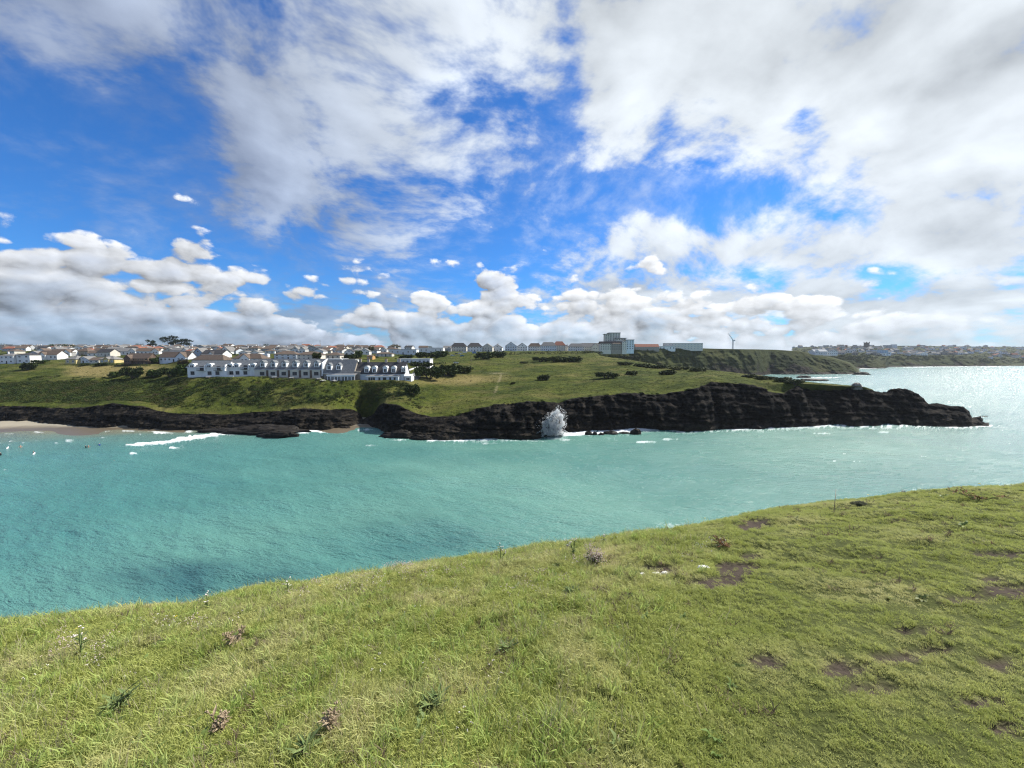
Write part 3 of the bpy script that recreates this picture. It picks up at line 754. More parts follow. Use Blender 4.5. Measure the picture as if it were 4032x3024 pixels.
plain('dark_trim', (0.03, 0.028, 0.027), (0.06, 0.055, 0.05), 2.0, 0.6)
plain('stone_wall', (0.16, 0.14, 0.12), (0.30, 0.27, 0.23), 2.2)
plain('tarmac', (0.10, 0.10, 0.105), (0.15, 0.15, 0.155), 0.8)
plain('wood', (0.16, 0.12, 0.08), (0.26, 0.20, 0.14), 3.0)
m, b = begin('glass_dark'); pset(b, Base_Color=(0.022, 0.026, 0.032), Roughness=0.08, Specular_IOR_Level=0.6); M['glass'] = m
m, b = begin('glass_blue'); pset(b, Base_Color=(0.10, 0.16, 0.20), Roughness=0.10, Specular_IOR_Level=0.7); M['glass_blue'] = m

def window_mesh(name, frame, glass, mull=1):
    """unit window: x -0.5..0.5, z 0..1, the wall plane at y = 0, front at -y; frame proud, pane set back in it"""
    q = MB(); t = 0.09
    q.box(-0.5, 0.5, -0.10, 0.02, 0, t, 0); q.box(-0.5, 0.5, -0.10, 0.02, 1 - t, 1, 0)
    q.box(-0.5, -0.5 + t, -0.10, 0.02, t, 1 - t, 0); q.box(0.5 - t, 0.5, -0.10, 0.02, t, 1 - t, 0)
    for i in range(mull):
        c = -0.5 + (i + 1) / (mull + 1); q.box(c - 0.03, c + 0.03, -0.085, 0.02, t, 1 - t, 0)
    q.box(-0.5 + t, 0.5 - t, -0.04, 0.015, t, 1 - t, 1)
    return q.mesh(name, frame, glass)
WIN = {'w': window_mesh('window', M['trim'], M['glass']), 'd': window_mesh('window_dark', M['dark_trim'], M['glass']), 'b': window_mesh('window_blue', M['trim'], M['glass_blue'], 3),
       's': window_mesh('window_strip', M['trim'], M['glass'], 4)}
q = MB(); q.box(-0.5, 0.5, -0.06, 0.02, 0, 1, 0); q.box(-0.3, 0.3, -0.08, 0.0, 0.55, 0.88, 1); DOOR = q.mesh('door', M['dark_trim'], M['glass'])
q = MB(); q.box(-0.45, 0.45, -0.35, 0.35, -1.2, 1.3, 0); q.box(-0.52, 0.52, -0.42, 0.42, 1.3, 1.45, 0); q.tube([(-0.2, 0, 1.45), (-0.2, 0, 1.9)], 0.12, 6, 1); q.tube([(0.2, 0, 1.45), (0.2, 0, 1.9)], 0.12, 6, 1)
CHIM = {k: q.mesh('chimney_' + k, M[k], M['r_red']) for k in ('w_white', 'w_stone', 'w_cream')}
def win(parent, x, y, z, w_, h_, kind='w', rz=0.0):
    return put('window', WIN[kind], parent, (x, y, z), (0, 0, rz), (w_, 1.0, h_))

def roof_gable(q, x0, x1, y0, y1, ze, zr, axis, ov=0.35, t=0.22):
    """axis 'x': ridge runs along x; 'y': ridge runs along y (gable end to the viewer)"""
    if axis == 'x':
        ym = (y0 + y1) / 2; k = (zr - ze) / (ym - y0) * ov
        q.slab((x0 - ov, y0 - ov, ze - k + t), (x1 + ov, y0 - ov, ze - k + t), (x1 + ov, ym, zr + t), (x0 - ov, ym, zr + t), t)
        q.slab((x1 + ov, y1 + ov, ze - k + t), (x0 - ov, y1 + ov, ze - k + t), (x0 - ov, ym + 0.003, zr + t), (x1 + ov, ym + 0.003, zr + t), t)
    else:
        xm = (x0 + x1) / 2; k = (zr - ze) / (xm - x0) * ov
        q.slab((x0 - ov, y1 + ov, ze - k + t), (x0 - ov, y0 - ov, ze - k + t), (xm, y0 - ov, zr + t), (xm, y1 + ov, zr + t), t)
        q.slab((x1 + ov, y0 - ov, ze - k + t), (x1 + ov, y1 + ov, ze - k + t), (xm + 0.003, y1 + ov, zr + t), (xm + 0.003, y0 - ov, zr + t), t)
def roof_hip(q, x0, x1, y0, y1, ze, zr, ov=0.4, t=0.2):
    x0 -= ov; x1 += ov; y0 -= ov; y1 += ov; ym = (y0 + y1) / 2; i = min((y1 - y0) / 2, (x1 - x0) * 0.42)
    b = [(x0, y0, ze), (x1, y0, ze), (x1, y1, ze), (x0, y1, ze)]; r = [(x0 + i, ym, zr), (x1 - i, ym, zr)]
    lo = [(x, y, ze - t) for x, y, _ in b]
    q.quad([b[0], b[1], r[1], r[0]]); q.quad([b[1], b[2], r[1]]); q.quad([b[2], b[3], r[0], r[1]]); q.quad([b[3], b[0], r[0]])
    q.quad(lo[::-1])
    for i in range(4): j = (i + 1) % 4; q.quad([lo[i], lo[j], b[j], b[i]])

hr = random.Random(11)
HOUSES = []
def house(px, py, wpx, hpx, kind, wall, roof, label, cat='house', depth=8.5, yaw=None, floors=None, group=None, name='house', chim=None, gable=None, winkind='w', ncol=None, wallfrac=None, pt=None, doors=True):
    p = pt or hit(px, py)
    s = p.y / FPX; w_ = wpx * s; h_ = hpx * s
    depth = min(depth, max(6.0, w_ * 1.1))
    if yaw is None: yaw = hr.uniform(-8, 8)
    if wallfrac is None: wallfrac = {'gable': 0.55, 'side': 0.56, 'hip': 0.58, 'flat': 0.93}[kind]
    hw = max(2.5, h_ * wallfrac); hwz = hw; zr = max(h_, hw + 1.0) if kind != 'flat' else h_
    e = empty(name, (p.x, p.y + depth / 2, p.z), R(yaw)); tag(e, label, cat, group)
    x0, x1, y0, y1 = -w_ / 2, w_ / 2, -depth / 2, depth / 2
    q = MB()
    if kind == 'gable': q.prism([(x0, -2.5), (x1, -2.5), (x1, hw), (0, zr - 0.02), (x0, hw)], y0, y1)
    elif kind == 'side':
        q.box(x0, x1, y0, y1, -2.5, hw)
        for xa, xb in ((x0, x0 + 0.25), (x1 - 0.25, x1)):
            n = len(q.v); q.v += [(xa, y0, hw), (xa, y1, hw), (xa, 0, zr - 0.03), (xb, y0, hw), (xb, y1, hw), (xb, 0, zr - 0.03)]
            q.f += [(n, n + 2, n + 1), (n + 3, n + 4, n + 5), (n, n + 3, n + 5, n + 2), (n + 1, n + 2, n + 5, n + 4)]; q.mi += [0] * 4
    else: q.box(x0, x1, y0, y1, -2.5, hw)
    q.build('wall', M[wall], e)
    q = MB()
    if kind == 'gable': roof_gable(q, x0, x1, y0, y1, hw, zr, 'y')
    elif kind == 'side': roof_gable(q, x0, x1, y0, y1, hw, zr, 'x')
    elif kind == 'hip': roof_hip(q, x0, x1, y0, y1, hw, zr)
    else: q.box(x0 - 0.25, x1 + 0.25, y0 - 0.25, y1 + 0.25, hw + 0.003, max(zr, hw + 0.3))
    ro = q.build('roof', M[roof], e)
    if gable:                                   # a wing whose gable end faces the viewer
        gx, gw = gable; gx *= w_ / 2; gw = gw * w_; gh = min(zr - 0.3, hw + gw * 0.45)
        q = MB(); q.prism([(gx - gw / 2, -2.5), (gx + gw / 2, -2.5), (gx + gw / 2, hw + 0.02), (gx, gh), (gx - gw / 2, hw + 0.02)], y0 - 1.3, 0.0); gwo = q.build('gable_wall', M[wall], e)
        q = MB(); roof_gable(q, gx - gw / 2, gx + gw / 2, y0 - 1.3, -0.1, hw + 0.02, gh + 0.02, 'y', 0.3, 0.18); q.build('gable_roof', M[roof], e)
        win(gwo, gx - gw * 0.17, y0 - 1.3, hw * 0.45, gw * 0.22, min(1.4, hw * 0.42), winkind); win(gwo, gx + gw * 0.17, y0 - 1.3, hw * 0.45, gw * 0.22, min(1.4, hw * 0.42), winkind)
    fl = floors or max(1, int(hw / 2.6)); n = ncol or max(2, int(w_ / 3.2)); fh = hw / fl
    for f in range(fl):
        for i in range(n):
            x = x0 + (i + 0.5) * w_ / n
            if gable and abs(x - gable[0] * w_ / 2) < gable[1] * w_ / 2 + 0.7: continue
            if doors and f == 0 and i == n // 2 and n > 2: put('door', DOOR, e, (x, y0, 0.02), None, (1.0, 1, min(2.1, fh * 0.85)))
            else: win(e, x, y0, f * fh + fh * 0.32, min(1.7, w_ / n * 0.6), fh * 0.46, winkind)
    if kind == 'gable' and zr - hw > 2.0: win(e, 0, y0, hw + (zr - hw) * 0.18, min(1.5, w_ * 0.25), min(1.3, (zr - hw) * 0.35), winkind)
    if chim:
        cx = x0 + w_ * (0.82 if hr.random() < 0.5 else 0.18)
        put('chimney', CHIM[chim], ro, (cx if kind != 'gable' else 0.3, 0 if kind != 'gable' else y1 - 2, zr), None, (0.9, 0.9, min(1.0, 0.5 + h_ * 0.06)))
    HOUSES.append(e); return e

W_, C_, Y_ = 'w_white', 'w_cream', 'w_yellow'
# ---- the front row, above the field
house(27, 1432, 54, 40, 'hip', W_, 'r_grey', 'white two-storey house with white chimney at the far left edge above the field', chim='w_white', wallfrac=0.8)
house(90, 1430, 46, 40, 'hip', W_, 'r_dark', 'white box-shaped house with low dark roof, second from the left edge', wallfrac=0.82)
house(132, 1416, 62, 34, 'gable', 'w_grey', 'r_grey', 'grey rendered gable-fronted bungalow just behind the white box-shaped house')
house(186, 1417, 78, 36, 'side', W_, 'r_brown', 'brown-roofed bungalow with two white bays, uphill left of the yellow bungalow', gable=(-0.3, 0.28))
house(238, 1403, 84, 28, 'side', W_, 'r_brown', 'long brown-roofed house ending in a white gable with two windows', gable=(0.66, 0.34))
house(280, 1434, 48, 34, 'hip', Y_, 'r_grey', 'yellow bungalow with grey hipped roof, left end of the low row by the field', ncol=2)
house(328, 1431, 44, 27, 'gable', 'w_pale', 'r_grey', 'pale building with a glazed gable between two yellow bungalows', winkind='b', ncol=3)
house(369, 1431, 38, 23, 'side', C_, 'r_brown', 'small cream bungalow right of the glazed gable building')
house(420, 1433, 54, 32, 'hip', Y_, 'r_grey', 'yellow bungalow with pale gable, left of the dark timber house', gable=(0.1, 0.34), winkind='b')
TIMBER = house(540, 1436, 102, 44, 'side', 'w_brown', 'r_brown', 'dark brown timber house with long balconies above the field', gable=(-0.62, 0.3), winkind='d', floors=2)
GARAGE = house(685, 1425, 118, 40, 'side', 'w_pale', 'r_brown', 'wide grey bungalow with a gabled garage, right of the dark timber house', gable=(0.6, 0.36), wallfrac=0.46)
# ---- the rows behind it
house(292, 1398, 26, 22, 'hip', 'w_grey', 'r_grey', 'small grey hip-roofed house right of the white two-window gable')
house(322, 1401, 42, 32, 'hip', 'w_stone', 'r_brown', 'tall brown hip-roofed house behind the glazed gable building')
house(362, 1402, 36, 20, 'side', W_, 'r_brown', 'low white house with brown roof behind the small cream bungalow')
house(410, 1404, 62, 30, 'side', C_, 'r_dark', 'dark-roofed cream house behind the right-hand yellow bungalow')
house(492, 1398, 80, 27, 'side', W_, 'r_grey', 'grey-roofed house whose white gable rises behind the dark timber house', gable=(0.66, 0.3))
house(580, 1397, 82, 26, 'side', W_, 'r_brown', 'brown-roofed house with a plain white gable, behind the timber house\'s right end', gable=(0.72, 0.32))
house(665, 1397, 52, 26, 'gable', C_, 'r_grey', 'cream gable-fronted bungalow with round window above the wide grey bungalow', chim='w_cream')
house(708, 1394, 82, 25, 'side', W_, 'r_grey', 'grey-roofed house with bright white gable above the garage gable', gable=(0.66, 0.26), chim='w_cream')
house(780, 1405, 42, 34, 'gable', 'w_blue', 'r_grey', 'blue gable-fronted timber house', wallfrac=0.4)
house(838, 1412, 92, 34, 'side', W_, 'r_dark', 'dark-roofed house with a tall white dormer behind the left end of the hotel', gable=(0.0, 0.2))
house(820, 1432, 136, 36, 'hip', C_, 'r_brown', 'wide brown hip-roofed house directly behind the hotel\'s left white block', winkind='s', ncol=6, wallfrac=0.42, doors=False)
house(975, 1426, 122, 34, 'hip', W_, 'r_brown', 'brown hip-roofed house with white bay gable directly behind the hotel\'s second white block', gable=(-0.1, 0.34), wallfrac=0.42)
house(888, 1394, 46, 29, 'gable', W_, 'r_grey', 'large white chalet gable with one small window on the hillside', wallfrac=0.35, ncol=2)
house(958, 1400, 34, 18, 'gable', W_, 'r_grey', 'small white gabled bungalow right of the large white chalet gable')
house(1003, 1400, 32, 19, 'gable', W_, 'r_grey', 'small white gabled bungalow beside the white static caravan')
house(1122, 1414, 84, 32, 'hip', 'w_pale', 'r_brown', 'pale two-storey house with brown hipped roof above the hotel\'s dormers', floors=2, wallfrac=0.6)
house(1215, 1416, 90, 32, 'hip', C_, 'r_brown', 'cream two-storey house with brown hipped roof right of the pale one', floors=2, wallfrac=0.62)
house(1162, 1391, 26, 26, 'gable', W_, 'r_grey', 'left of two white steep gables standing side by side on the hillside')
house(1190, 1391, 24, 24, 'gable', W_, 'r_grey', 'right of two white steep gables standing side by side on the hillside')
house(1252, 1394, 40, 20, 'gable', W_, 'r_grey', 'broad white gable above the cream two-storey house')
house(1320, 1388, 28, 19, 'gable', W_, 'r_brown', 'white gabled house with brown roof above the hotel\'s right dormers')
house(1312, 1413, 58, 26, 'hip', C_, 'r_brown', 'cream hip-roofed house behind the hedge, right of the cream two-storey house')
house(1372, 1400, 36, 25, 'gable', W_, 'r_dark', 'white house with a black pointed gable above the hotel\'s right block')
house(1432, 1396, 38, 24, 'gable', W_, 'r_grey', 'white gabled house with pale roof right of the black pointed gable')
house(1508, 1390, 26, 22, 'gable', W_, 'r_grey', 'narrow white gable left of the long flat-roofed white building')
house(1510, 1404, 62, 18, 'hip', C_, 'r_brown', 'low brown hip-roofed bungalow below the narrow white gable')
house(1588, 1396, 106, 21, 'flat', 'w_pale', 'w_grey', 'long flat-roofed pale building on the hillside', winkind='s', ncol=5, floors=1)
house(1698, 1390, 96, 21, 'flat', W_, 'w_grey', 'long flat-roofed white building left of the parked cars', winkind='s', ncol=5, floors=1)
house(1630, 1434, 130, 21, 'flat', W_, 'w_pale', 'long low white terrace behind the right end of the hotel', ncol=8, floors=1)
house(1312, 1433, 76, 20, 'flat', W_, 'w_pale', 'low white flat-roofed building behind the hotel\'s two-dormer block', ncol=4, floors=1)
house(1374, 1432, 44, 18, 'flat', W_, 'r_grey', 'small low white flat-roofed building left of the orange shed', ncol=3, floors=1)
house(1456, 1416, 22, 14, 'side', 'w_orange', 'r_brown', 'small orange shed behind the hotel chimneys', 'shed', name='shed', ncol=2, doors=False)
# ---- the row of detached houses along the crest
ROW = [(1760, 30, 18, 'side', 'w_grey', 'r_grey', 'grey side-on house at the left end of the crest row, behind the car park'), (1806, 62, 30, 'hip', C_, 'r_dark', 'cream house with tall dark hipped roof behind the car park'),
       (1868, 58, 30, 'hip', W_, 'r_dark', 'white house with black hipped roof behind the blue van'), (1920, 42, 27, 'gable', C_, 'r_grey', 'cream gable-fronted house right of the black hipped roof'),
       (1959, 38, 24, 'gable', W_, 'r_brown', 'small white gable with brown roof in the crest row'), (2012, 46, 31, 'gable', 'w_pale', 'r_grey', 'blue-grey gable-fronted house in the crest row'),
       (2056, 38, 27, 'gable', W_, 'r_dark', 'white gable with dark roof right of the blue-grey house'), (2106, 52, 27, 'hip', W_, 'r_brown', 'white hip-roofed house with brown roof in the crest row'),
       (2160, 60, 31, 'hip', 'w_pale', 'r_grey', 'large grey hip-roofed house left of the red roof'), (2203, 46, 34, 'hip', C_, 'r_red', 'cream house with red hipped roof'),
       (2222, 44, 20, 'hip', W_, 'r_grey', 'low white house just right of the red hipped roof'), (2270, 62, 26, 'hip', W_, 'r_grey', 'white house with grey hipped roof two left of the tall block'),
       (2326, 70, 27, 'side', C_, 'r_grey', 'cream double-gabled house immediately left of the tall block')]
for k, (px, w_, h_, kd, wa, ro, lb) in enumerate(ROW):
    house(px, 1384 - (px > 2000) * 2, w_, h_ + 4, kd, wa, ro, lb, gable=(0.45, 0.4) if kd == 'side' else None, chim='w_cream' if k % 3 == 1 else None)
house(2548, 1379, 95, 24, 'side', 'w_stone', 'r_red', 'long red-roofed terrace right of the tall block', ncol=9, floors=2, winkind='w')
house(2628, 1378, 62, 15, 'flat', W_, 'w_grey', 'low white flat-roofed block between the red-roofed terrace and the long apartments', ncol=5, floors=1)
house(2692, 1376, 146, 25, 'flat', 'w_cream', 'w_grey', 'long flat-roofed apartment block on the cliff edge', 'apartments', name='apartment_block', ncol=12, floors=3, winkind='s', doors=False)
# ---- upper rows of the hillside
def ordw(n):
    t = 'zeroth first second third fourth fifth sixth seventh eighth ninth tenth eleventh twelfth thirteenth fourteenth fifteenth sixteenth seventeenth eighteenth nineteenth'.split()
    if n < 20: return t[n]
    tens = {2: 'twent', 3: 'thirt', 4: 'fort'}[n // 10]
    return tens + 'ieth' if n % 10 == 0 else tens + 'y-' + t[n % 10]
CN = {'w_white': 'white', 'w_cream': 'cream', 'w_pale': 'pale', 'w_grey': 'grey', 'r_grey': 'grey', 'r_brown': 'brown', 'r_dark': 'dark', 'r_red': 'red', 'r_slate': 'slate', 'w_stone': 'stone', 'w_blue': 'blue'}
def auto_row(pxs_, py, hts, where, grp):
    for k, px in enumerate(pxs_):
        wa = hr.choice(['w_white', 'w_white', 'w_white', 'w_pale', 'w_cream', 'w_grey']); ro = hr.choice(['r_grey', 'r_brown', 'r_grey', 'r_dark', 'r_brown', 'r_red'] if hr.random() < .6 else ['r_grey', 'r_brown'])
        kd = hr.choice(['hip', 'side', 'gable', 'hip', 'side'])
        house(px, py + hr.uniform(-1.5, 1.5), hr.uniform(30, 46) * (0.8 if kd == 'gable' else 1), hts * hr.uniform(0.85, 1.15), kd, wa, ro,
              '%s house with %s roof, %s from the left %s' % (CN[wa], CN[ro], ordw(k + 1), where), group=grp, chim=hr.choice([None, None, 'w_white', 'w_cream']), yaw=hr.uniform(-25, 25), doors=False)
auto_row([18, 62, 100, 140, 182, 228, 268, 312, 356, 398, 440, 486, 530, 572, 640, 690, 770, 812, 852, 892, 940, 985, 1030, 1075, 1110, 1150, 1200, 1245, 1290, 1335, 1385, 1425, 1465, 1550, 1610, 1665], 1372, 15, 'in the skyline row', 'houses on the skyline')
auto_row([10, 55, 92, 120, 150, 200, 250, 300, 340, 385, 425, 470, 515, 560, 625, 672, 735, 790, 835, 880, 925, 970, 1018, 1062, 1105, 1142, 1180, 1218, 1262, 1305, 1352, 1405, 1450, 1490], 1377, 17, 'in the second row from the skyline', 'houses in the second row from the skyline')
auto_row([45, 160, 225, 340, 385, 450, 545, 630, 745, 800, 870, 925, 1055, 1105, 1275, 1340, 1405, 1465], 1392, 20, 'in the middle hillside row', 'houses in the middle of the hillside')
auto_row([30, 75, 165, 215, 262, 350, 445, 545, 610, 750, 800, 850, 915, 950, 1000, 1050, 1090, 1135, 1225, 1285, 1345, 1400, 1470, 1540], 1383, 18, 'in the third row from the skyline', 'houses in the third row from the skyline')

# balconies of the timber house, garage door, caravan
q = MB()
e = TIMBER; wv_ = 102 * e.location.y / FPX
for z in (0.35, 3.1):
    q = MB(); q.box(-wv_ * 0.5, wv_ * 0.5, -6.2, -4.9, z, z + 0.18); 
    for i in range(14): xx = -wv_ * 0.48 + i * wv_ * 0.074; q.box(xx - 0.05, xx + 0.05, -6.18, -6.08, z + 0.18, z + 1.1)
    q.box(-wv_ * 0.5, wv_ * 0.5, -6.2, -6.06, z + 1.1, z + 1.22); q.build('balcony', M['wood'], e)
p = hit(1033, 1409); e = empty('static_caravan', p, 0.05); tag(e, 'white static caravan with a strip of windows on the hillside', 'caravan')
q = MB(); q.prism([(-3.9, 0.45), (3.9, 0.45), (4.0, 2.6), (3.4, 2.95), (-3.4, 2.95), (-4.0, 2.6)], 0, 3.0); q.build('body', M['trim'], e)
q = MB(); q.box(-3.6, 3.6, 0.3, 2.7, 0.0, 0.44); q.build('chassis', M['dark_trim'], e)
for x in (-2.6, -0.6, 1.4): win(e, x, -0.002, 1.2, 1.6, 0.85, 'w')

# ------------------------------------------------------------------ the hotel on the cliff terrace
def PX(px, py, y): return Vector([float(v) for v in P(px, py, y)])
q = MB()
for k, ang in enumerate(np.linspace(0, math.pi, 9)): pass
def dormer(parent, x, yf, z, w_, h_, style, rm):
    """window bay breaking through the roof; yf front plane, z its foot"""
    hw = h_ * (0.62 if style != 'arch' else 0.66)
    if style == 'arch': top = [(math.cos(a) * w_ / 2, hw + math.sin(a) * (h_ - hw)) for a in np.linspace(0, math.pi, 8)]
    else: top = [(w_ / 2, hw), (0, h_), (-w_ / 2, hw)]
    q = MB(); q.prism([(x + a, z + b) for a, b in [(-w_ / 2, 0), (w_ / 2, 0)] + top], yf, yf + 3.6)
    d = q.build('dormer', M['trim'], parent)
    q = MB()
    for (a0, b0_), (a1, b1_) in zip(top[:-1], top[1:]):
        s_ = 1.14; q.slab((x + a0 * s_, yf - 0.25, z + b0_ + 0.10), (x + a0 * s_, yf + 3.7, z + b0_ + 0.10), (x + a1 * s_, yf + 3.7, z + b1_ + 0.10), (x + a1 * s_, yf - 0.25, z + b1_ + 0.10), 0.12)
    q.build('dormer_roof', rm, d)
    wo_ = put('window', WIN['w'], d, (x, yf, z + 0.15), None, (w_ * 0.72, 1, hw * 0.92))
    if style == 'gable':
        q = MB(); q.prism([(x - w_ * 0.26, z + hw * 1.06), (x + w_ * 0.26, z + hw * 1.06), (x, z + h_ * 0.9)], yf - 0.05, yf + 0.05); q.build('pane', M['glass'], d)
    return d
def block(name, label, px0, px1, base, eave, ridge, y, wall, roof, dep=10.0, hip=False):
    a = PX(px0, base, y); b_ = PX(px1, base, y); xm = (a.x + b_.x) / 2
    e = empty(name, (xm, y, a.z)); tag(e, label, 'hotel' if 'hotel' in label else 'building', 'blocks of the cliff-top hotel')
    w_ = b_.x - a.x; ze = PX(px0, eave, y).z - a.z; zr = PX(px0, ridge, y + dep / 2).z - a.z
    q = MB(); q.box(-w_ / 2, w_ / 2, 0, dep, -3, ze)
    for xa, xb in ((-w_ / 2, -w_ / 2 + 0.3), (w_ / 2 - 0.3, w_ / 2)):
        if hip: break
        n = len(q.v); q.v += [(xa, 0, ze), (xa, dep, ze), (xa, dep / 2, zr - 0.04), (xb, 0, ze), (xb, dep, ze), (xb, dep / 2, zr - 0.04)]
        q.f += [(n, n + 2, n + 1), (n + 3, n + 4, n + 5), (n, n + 3, n + 5, n + 2), (n + 1, n + 2, n + 5, n + 4)]; q.mi += [0] * 4
    q.build('wall', M[wall], e)
    q = MB()
    if hip: roof_hip(q, -w_ / 2, w_ / 2, 0, dep, ze, zr, 0.45)
    else: roof_gable(q, -w_ / 2, w_ / 2, 0, dep, ze, zr, 'x', 0.35)
    q.build('roof', M[roof], e)
    q = MB(); q.box(-w_ / 2 - 0.36, w_ / 2 + 0.36, -0.62, -0.42, ze - 0.32, ze - 0.12); q.build('gutter', M['trim'], e)
    def lx(px): return PX(px, base, y).x - xm
    def lz(py, yy_=None): return PX(px0, py, yy_ or y).z - a.z
    return e, w_, ze, zr, lx, lz
def balcony(e, x, w_, z, d=1.5):
    q = MB(); q.box(x - w_ / 2, x + w_ / 2, -d, -0.003, z - 0.18, z)
    for i in range(9): xx = x - w_ / 2 + 0.06 + i * (w_ - 0.12) / 8; q.box(xx - 0.03, xx + 0.03, -d + 0.02, -d + 0.08, z, z + 0.95)
    q.box(x - w_ / 2, x + w_ / 2, -d, -d + 0.1, z + 0.95, z + 1.05); q.box(x - w_ / 2, x - w_ / 2 + 0.08, -d + 0.1, -0.003, z + 0.9, z + 1.0); q.box(x + w_ / 2 - 0.08, x + w_ / 2, -d + 0.1, -0.003, z + 0.9, z + 1.0)
    q.build('balcony', M['dark_trim'], e)
def party_wall(e, x, z0, z1, y1=4.0, t=0.45):
    q = MB(); q.hexa([(x - t / 2, -1.1, z0), (x + t / 2, -1.1, z0), (x + t / 2, y1, z0), (x - t / 2, y1, z0), (x - t / 2, -0.6, z0 + (z1 - z0) * 0.75), (x + t / 2, -0.6, z0 + (z1 - z0) * 0.75), (x + t / 2, y1, z1), (x - t / 2, y1, z1)])
    q.build('party_wall', M['trim'], e)
YHT = 229.0
e, w_, ze, zr, lx, lz = block('hotel_block', 'two-storey white hotel block with two balconies, leftmost of the cliff-top hotel', 739, 893, 1480, 1445, 1421, YHT, 'w_white', 'r_slate')
for px in (759, 826): dormer(e, lx(px), -0.25, lz(1450), 3.2, 2.9, 'arch', M['trim'])
for px in (796, 863):
    balcony(e, lx(px), 4.2, lz(1458)); put('window', WIN['d'], e, (lx(px), 0, lz(1458)), None, (2.2, 1, 2.4))
for px in (759, 826, 857): put('window', WIN['d'], e, (lx(px), 0, lz(1476)), None, (2.3, 1, 2.1))
for px in (812, 890): party_wall(e, lx(px), lz(1460), lz(1430))
e, w_, ze, zr, lx, lz = block('hotel_block', 'white hotel block with one balcony and three arched dormers, second from the left', 894, 1003, 1478, 1445, 1419, YHT + 2, 'w_white', 'r_slate')
for px in (909, 934, 998): dormer(e, lx(px), -0.25, lz(1448), 2.9, 2.7, 'arch', M['trim'])
balcony(e, lx(968), 4.0, lz(1454)); put('window', WIN['d'], e, (lx(968), 0, lz(1454)), None, (2.0, 1, 2.4))
for px in (912, 936, 967): put('window', WIN['d'], e, (lx(px), 0, lz(1475)), None, (2.3, 1, 2.1))
for px in (983,): party_wall(e, lx(px), lz(1456), lz(1428))
e, w_, ze, zr, lx, lz = block('hotel_block', 'long grey-slated hotel block with six pointed white dormers', 1003, 1272, 1484, 1455, 1414, YHT, 'w_cream', 'r_slate', 12)
for k, px in enumerate((1033, 1075, 1118, 1161, 1204, 1246)):
    dormer(e, lx(px), 0.6, lz(1446), 2.9, 4.1, 'gable', M['r_slate'])
    put('window', WIN['d'], e, (lx(px), 0, lz(1478)), None, (2.6, 1, 2.1))
    q = MB(); q.box(lx(px + 21) - 0.5, lx(px + 21) + 0.5, -0.5, -0.003, -1.5, ze - 0.35); q.build('pier', M['w_brown'], e)
party_wall(e, w_ / 2, lz(1480), lz(1412), 6.2, 0.6)
e, w_, ze, zr, lx, lz = block('hotel_block', 'hotel block with two pointed dormers and a glazed veranda', 1276, 1392, 1500, 1470, 1419, YHT - 1, 'w_stone', 'r_slate', 12)
for px in (1294, 1332): dormer(e, lx(px), 1.0, lz(1457), 2.9, 4.2, 'gable', M['r_slate'])
q = MB(); xa, xb = lx(1297), lx(1408)
q.slab((xa, -3.4, lz(1477)), (xb, -3.4, lz(1477)), (xb, 0.2, lz(1470)), (xa, 0.2, lz(1470)), 0.12); q.build('veranda_roof', M['r_grey'], e)
q = MB(); q.box(xa, xb, -3.6, -3.4, lz(1480), lz(1474)); q.build('fascia', M['trim'], e)
for i in range(9):
    xx = xa + 0.4 + i * (xb - xa - 0.8) / 8
    q = MB(); q.box(xx - 0.12, xx + 0.12, -3.3, -3.06, -2, lz(1480)); q.build('post', M['trim'], e)
    if i < 8: put('window', WIN['w'], e, (xx + (xb - xa - 0.8) / 16, -3.1, 0.1), None, ((xb - xa - 0.8) / 8 - 0.3, 1, lz(1481) - 0.1))
q = MB(); q.box(lx(1391) - 2, lx(1391) + 3.5, 1, 9, -1, lz(1462)); q.build('side_wall', M['w_stone'], e)
e, w_, ze, zr, lx, lz = block('hotel_block', 'dark-slated hotel block with four arched dormers and stone chimneys, rightmost large one', 1394, 1592, 1500, 1473, 1427, YHT + 1, 'w_pale', 'r_dark', 12)
for px in (1443, 1473, 1516, 1549): dormer(e, lx(px), 0.7, lz(1469), 2.7, 4.2, 'arch', M['trim'])
for px in (1405, 1438, 1509, 1562): put('chimney', CHIM['w_stone'], e, (lx(px), 6.2, zr + 0.6), None, (1.4, 1.4, 1.0))
q = MB(); q.box(lx(1452), lx(1575), -3.0, -0.01, -2.5, lz(1482)); q.build('front_wall', M['w_pale'], e)
q = MB(); q.slab((lx(1450), -3.2, lz(1480)), (lx(1577), -3.2, lz(1480)), (lx(1577), 0.3, lz(1474)), (lx(1450), 0.3, lz(1474)), 0.12); q.build('lean_to_roof', M['r_grey'], e)
for px in (1462, 1471, 1480, 1501, 1518, 1524, 1543, 1560): put('window', WIN['d'], e, (lx(px), -3.0, lz(1496)), None, (1.1, 1, 1.7))
q = MB(); q.box(lx(1448), lx(1579), -3.45, -3.25, lz(1483), lz(1479.5)); q.build('fascia', M['trim'], e)
for px in (1584, 1594): dormer(e, lx(px), 0.2, lz(1465), 1.1, 3.4, 'arch', M['trim'])
e, w_, ze, zr, lx, lz = block('hotel_annex', 'small white annex with a pale roof at the right end of the hotel', 1594, 1619, 1500, 1481, 1474, YHT, 'w_white', 'w_pale', 7)
put('window', WIN['w'], e, (0, 0, 0.5), None, (2.4, 1, 1.5))
